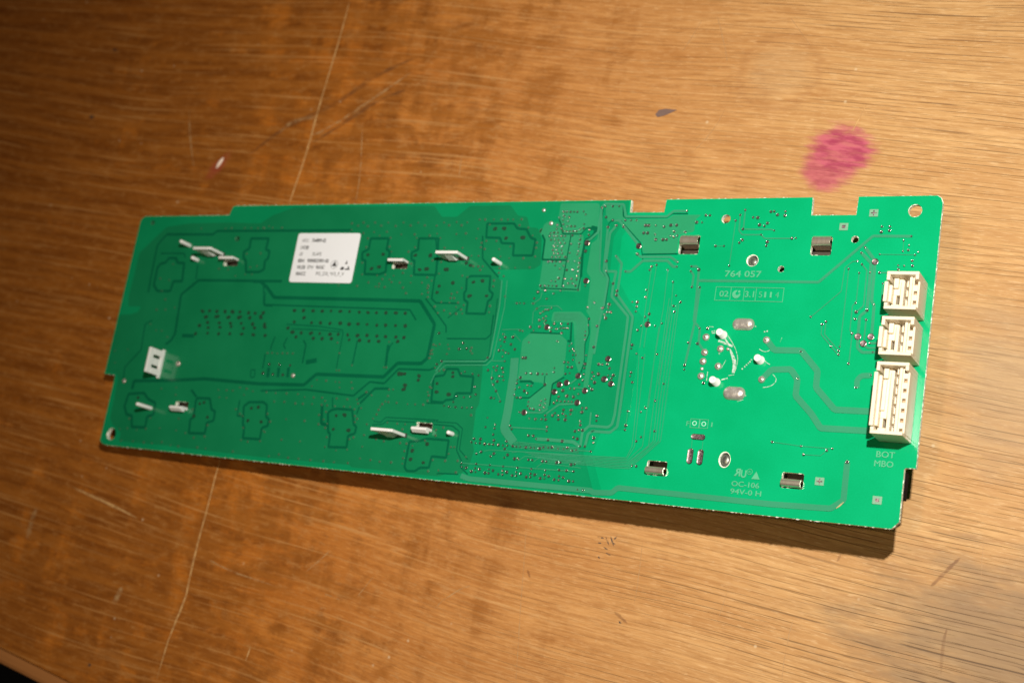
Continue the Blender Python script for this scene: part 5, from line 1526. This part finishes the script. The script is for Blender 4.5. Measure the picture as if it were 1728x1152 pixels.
A_.add([L3(eu - 2.02, ev - 1.56, z_), L3(eu - 0.65, ev - 1.56, z_), L3(eu - 0.26, ev - 0.72, z_), L3(eu - 1.43, ev - 0.45, z_)], [(0, 1, 2, 3)])
A_.add([L3(eu - 0.26, ev - 1.56, z_), L3(eu + 1.95, ev - 1.56, z_), L3(eu + 1.23, ev - 0.13, z_), L3(eu + 0.98, ev - 0.26, z_), L3(eu + 1.04, ev - 1.10, z_), L3(eu + 0.26, ev - 1.04, z_)], [(0, 1, 2, 3, 4, 5)])
A_.obj('static_warning_mark', M_ink, lab)

# lettering etched in the copper
for s, u, v, w, h in TEXTS: put_text('etched_lettering', s, u, v, w, h, ZT, M_print, board, 0.0 if s in ('MBO', 'BOT', 'F', 'I') else 0.012)
def frame(name, q, w, mat):
    vq, fq = strip(q, w, True); return Acc().add([L3(x, y, ZT) for x, y in vq], fq).obj(name, mat, board)
du0, du1, dv0, dv1 = 222.97, 242.2, -29.72, -25.88
fr = frame('date_code_frame', [(du0, dv0), (du1, dv0), (du1, dv1), (du0, dv1)], 0.14, M_print)
for x in (227.35, 231.15, 234.55): Acc().box(x - .07, dv0 + .1, ZT - .01, x + .07, dv1 - .1, ZT + .004).obj('divider', M_print, fr)
A_ = Acc().lathe(229.0, -27.9, [(1.15, ZT), (0.05, ZT + 0.004)], 24); A_.obj('maker_logo', M_print, board)
A_ = Acc().lathe(229.25, -27.62, [(0.52, ZT + 0.006), (0.05, ZT + 0.008)], 18).lathe(229.55, -27.25, [(0.55, ZT + 0.0065), (0.05, ZT + 0.0085)], 18); A_.obj('logo_cutout', M_board, board)
Acc().lathe(229.75, -27.1, [(0.33, ZT + 0.010), (0.05, ZT + 0.012)], 14).obj('logo_dot', M_print, board)
for i, s in enumerate('5114'): put_text('date_digit', s, 235.4 + 1.55 * i, -28.65, 0.95 if s != '1' else 0.5, 1.75, ZT, M_print, board, -0.012)
fr = frame('jumper_frame', [(220.95, -65.6), (225.95, -65.5), (225.95, -63.15), (220.9, -63.2)], 0.13, M_print)
Acc().box(223.35, -65.5, ZT - .01, 223.65, -63.25, ZT + .004).obj('divider', M_print, fr)
for u in (222.1, 224.75):
    vq, fq = strip(circle(u, -64.35, 0.55, 18), 0.2, True); Acc().add([L3(x, y, ZT + .004) for x, y in vq], fq).obj('jumper_ring', M_print2, board)
put_text('safety_mark', 'R', 235.0, -77.45, 1.75, 2.0, ZT, M_print, board, 0.03, True); put_text('safety_mark', 'U', 236.85, -77.75, 1.5, 2.0, ZT, M_print, board, 0.03)
vq, fq = strip(circle(239.2, -76.1, 0.72, 18), 0.12, True); Acc().add([L3(x, y, ZT) for x, y in vq], fq).obj('registered_mark', M_print, board); put_text('registered_letter', 'R', 238.93, -76.42, 0.55, 0.65, ZT, M_print, board)
Acc().add([L3(239.85, -77.95, ZT), L3(242.1, -77.9, ZT), L3(241.0, -75.9, ZT)], [(0, 1, 2)]).obj('triangle_mark', M_print, board)

# what hangs under the board: side connector at the notch, selector body and display module it rests on
Acc().box(268.0, -79.2, -5.0, 278.78, -72.3, -1.56).obj('side_socket', M_black, board, bevel=0.2)
def under(name, u0, v0, u1, v1):
    zb = lambda u: -(H0 + H1 * u) + 0.02
    p = [L3(u, v, -1.58) for u, v in ((u0, v0), (u1, v0), (u1, v1), (u0, v1))] + [L3(u, v, zb(u)) for u, v in ((u0, v0), (u1, v0), (u1, v1), (u0, v1))]
    Acc().add(p, [(0, 1, 2, 3), (7, 6, 5, 4), (0, 4, 5, 1), (1, 5, 6, 2), (2, 6, 7, 3), (3, 7, 4, 0)]).obj(name, M_black, board)
under('display_module', 52, -66, 128, -36); under('selector_body', 224, -52, 238, -40)
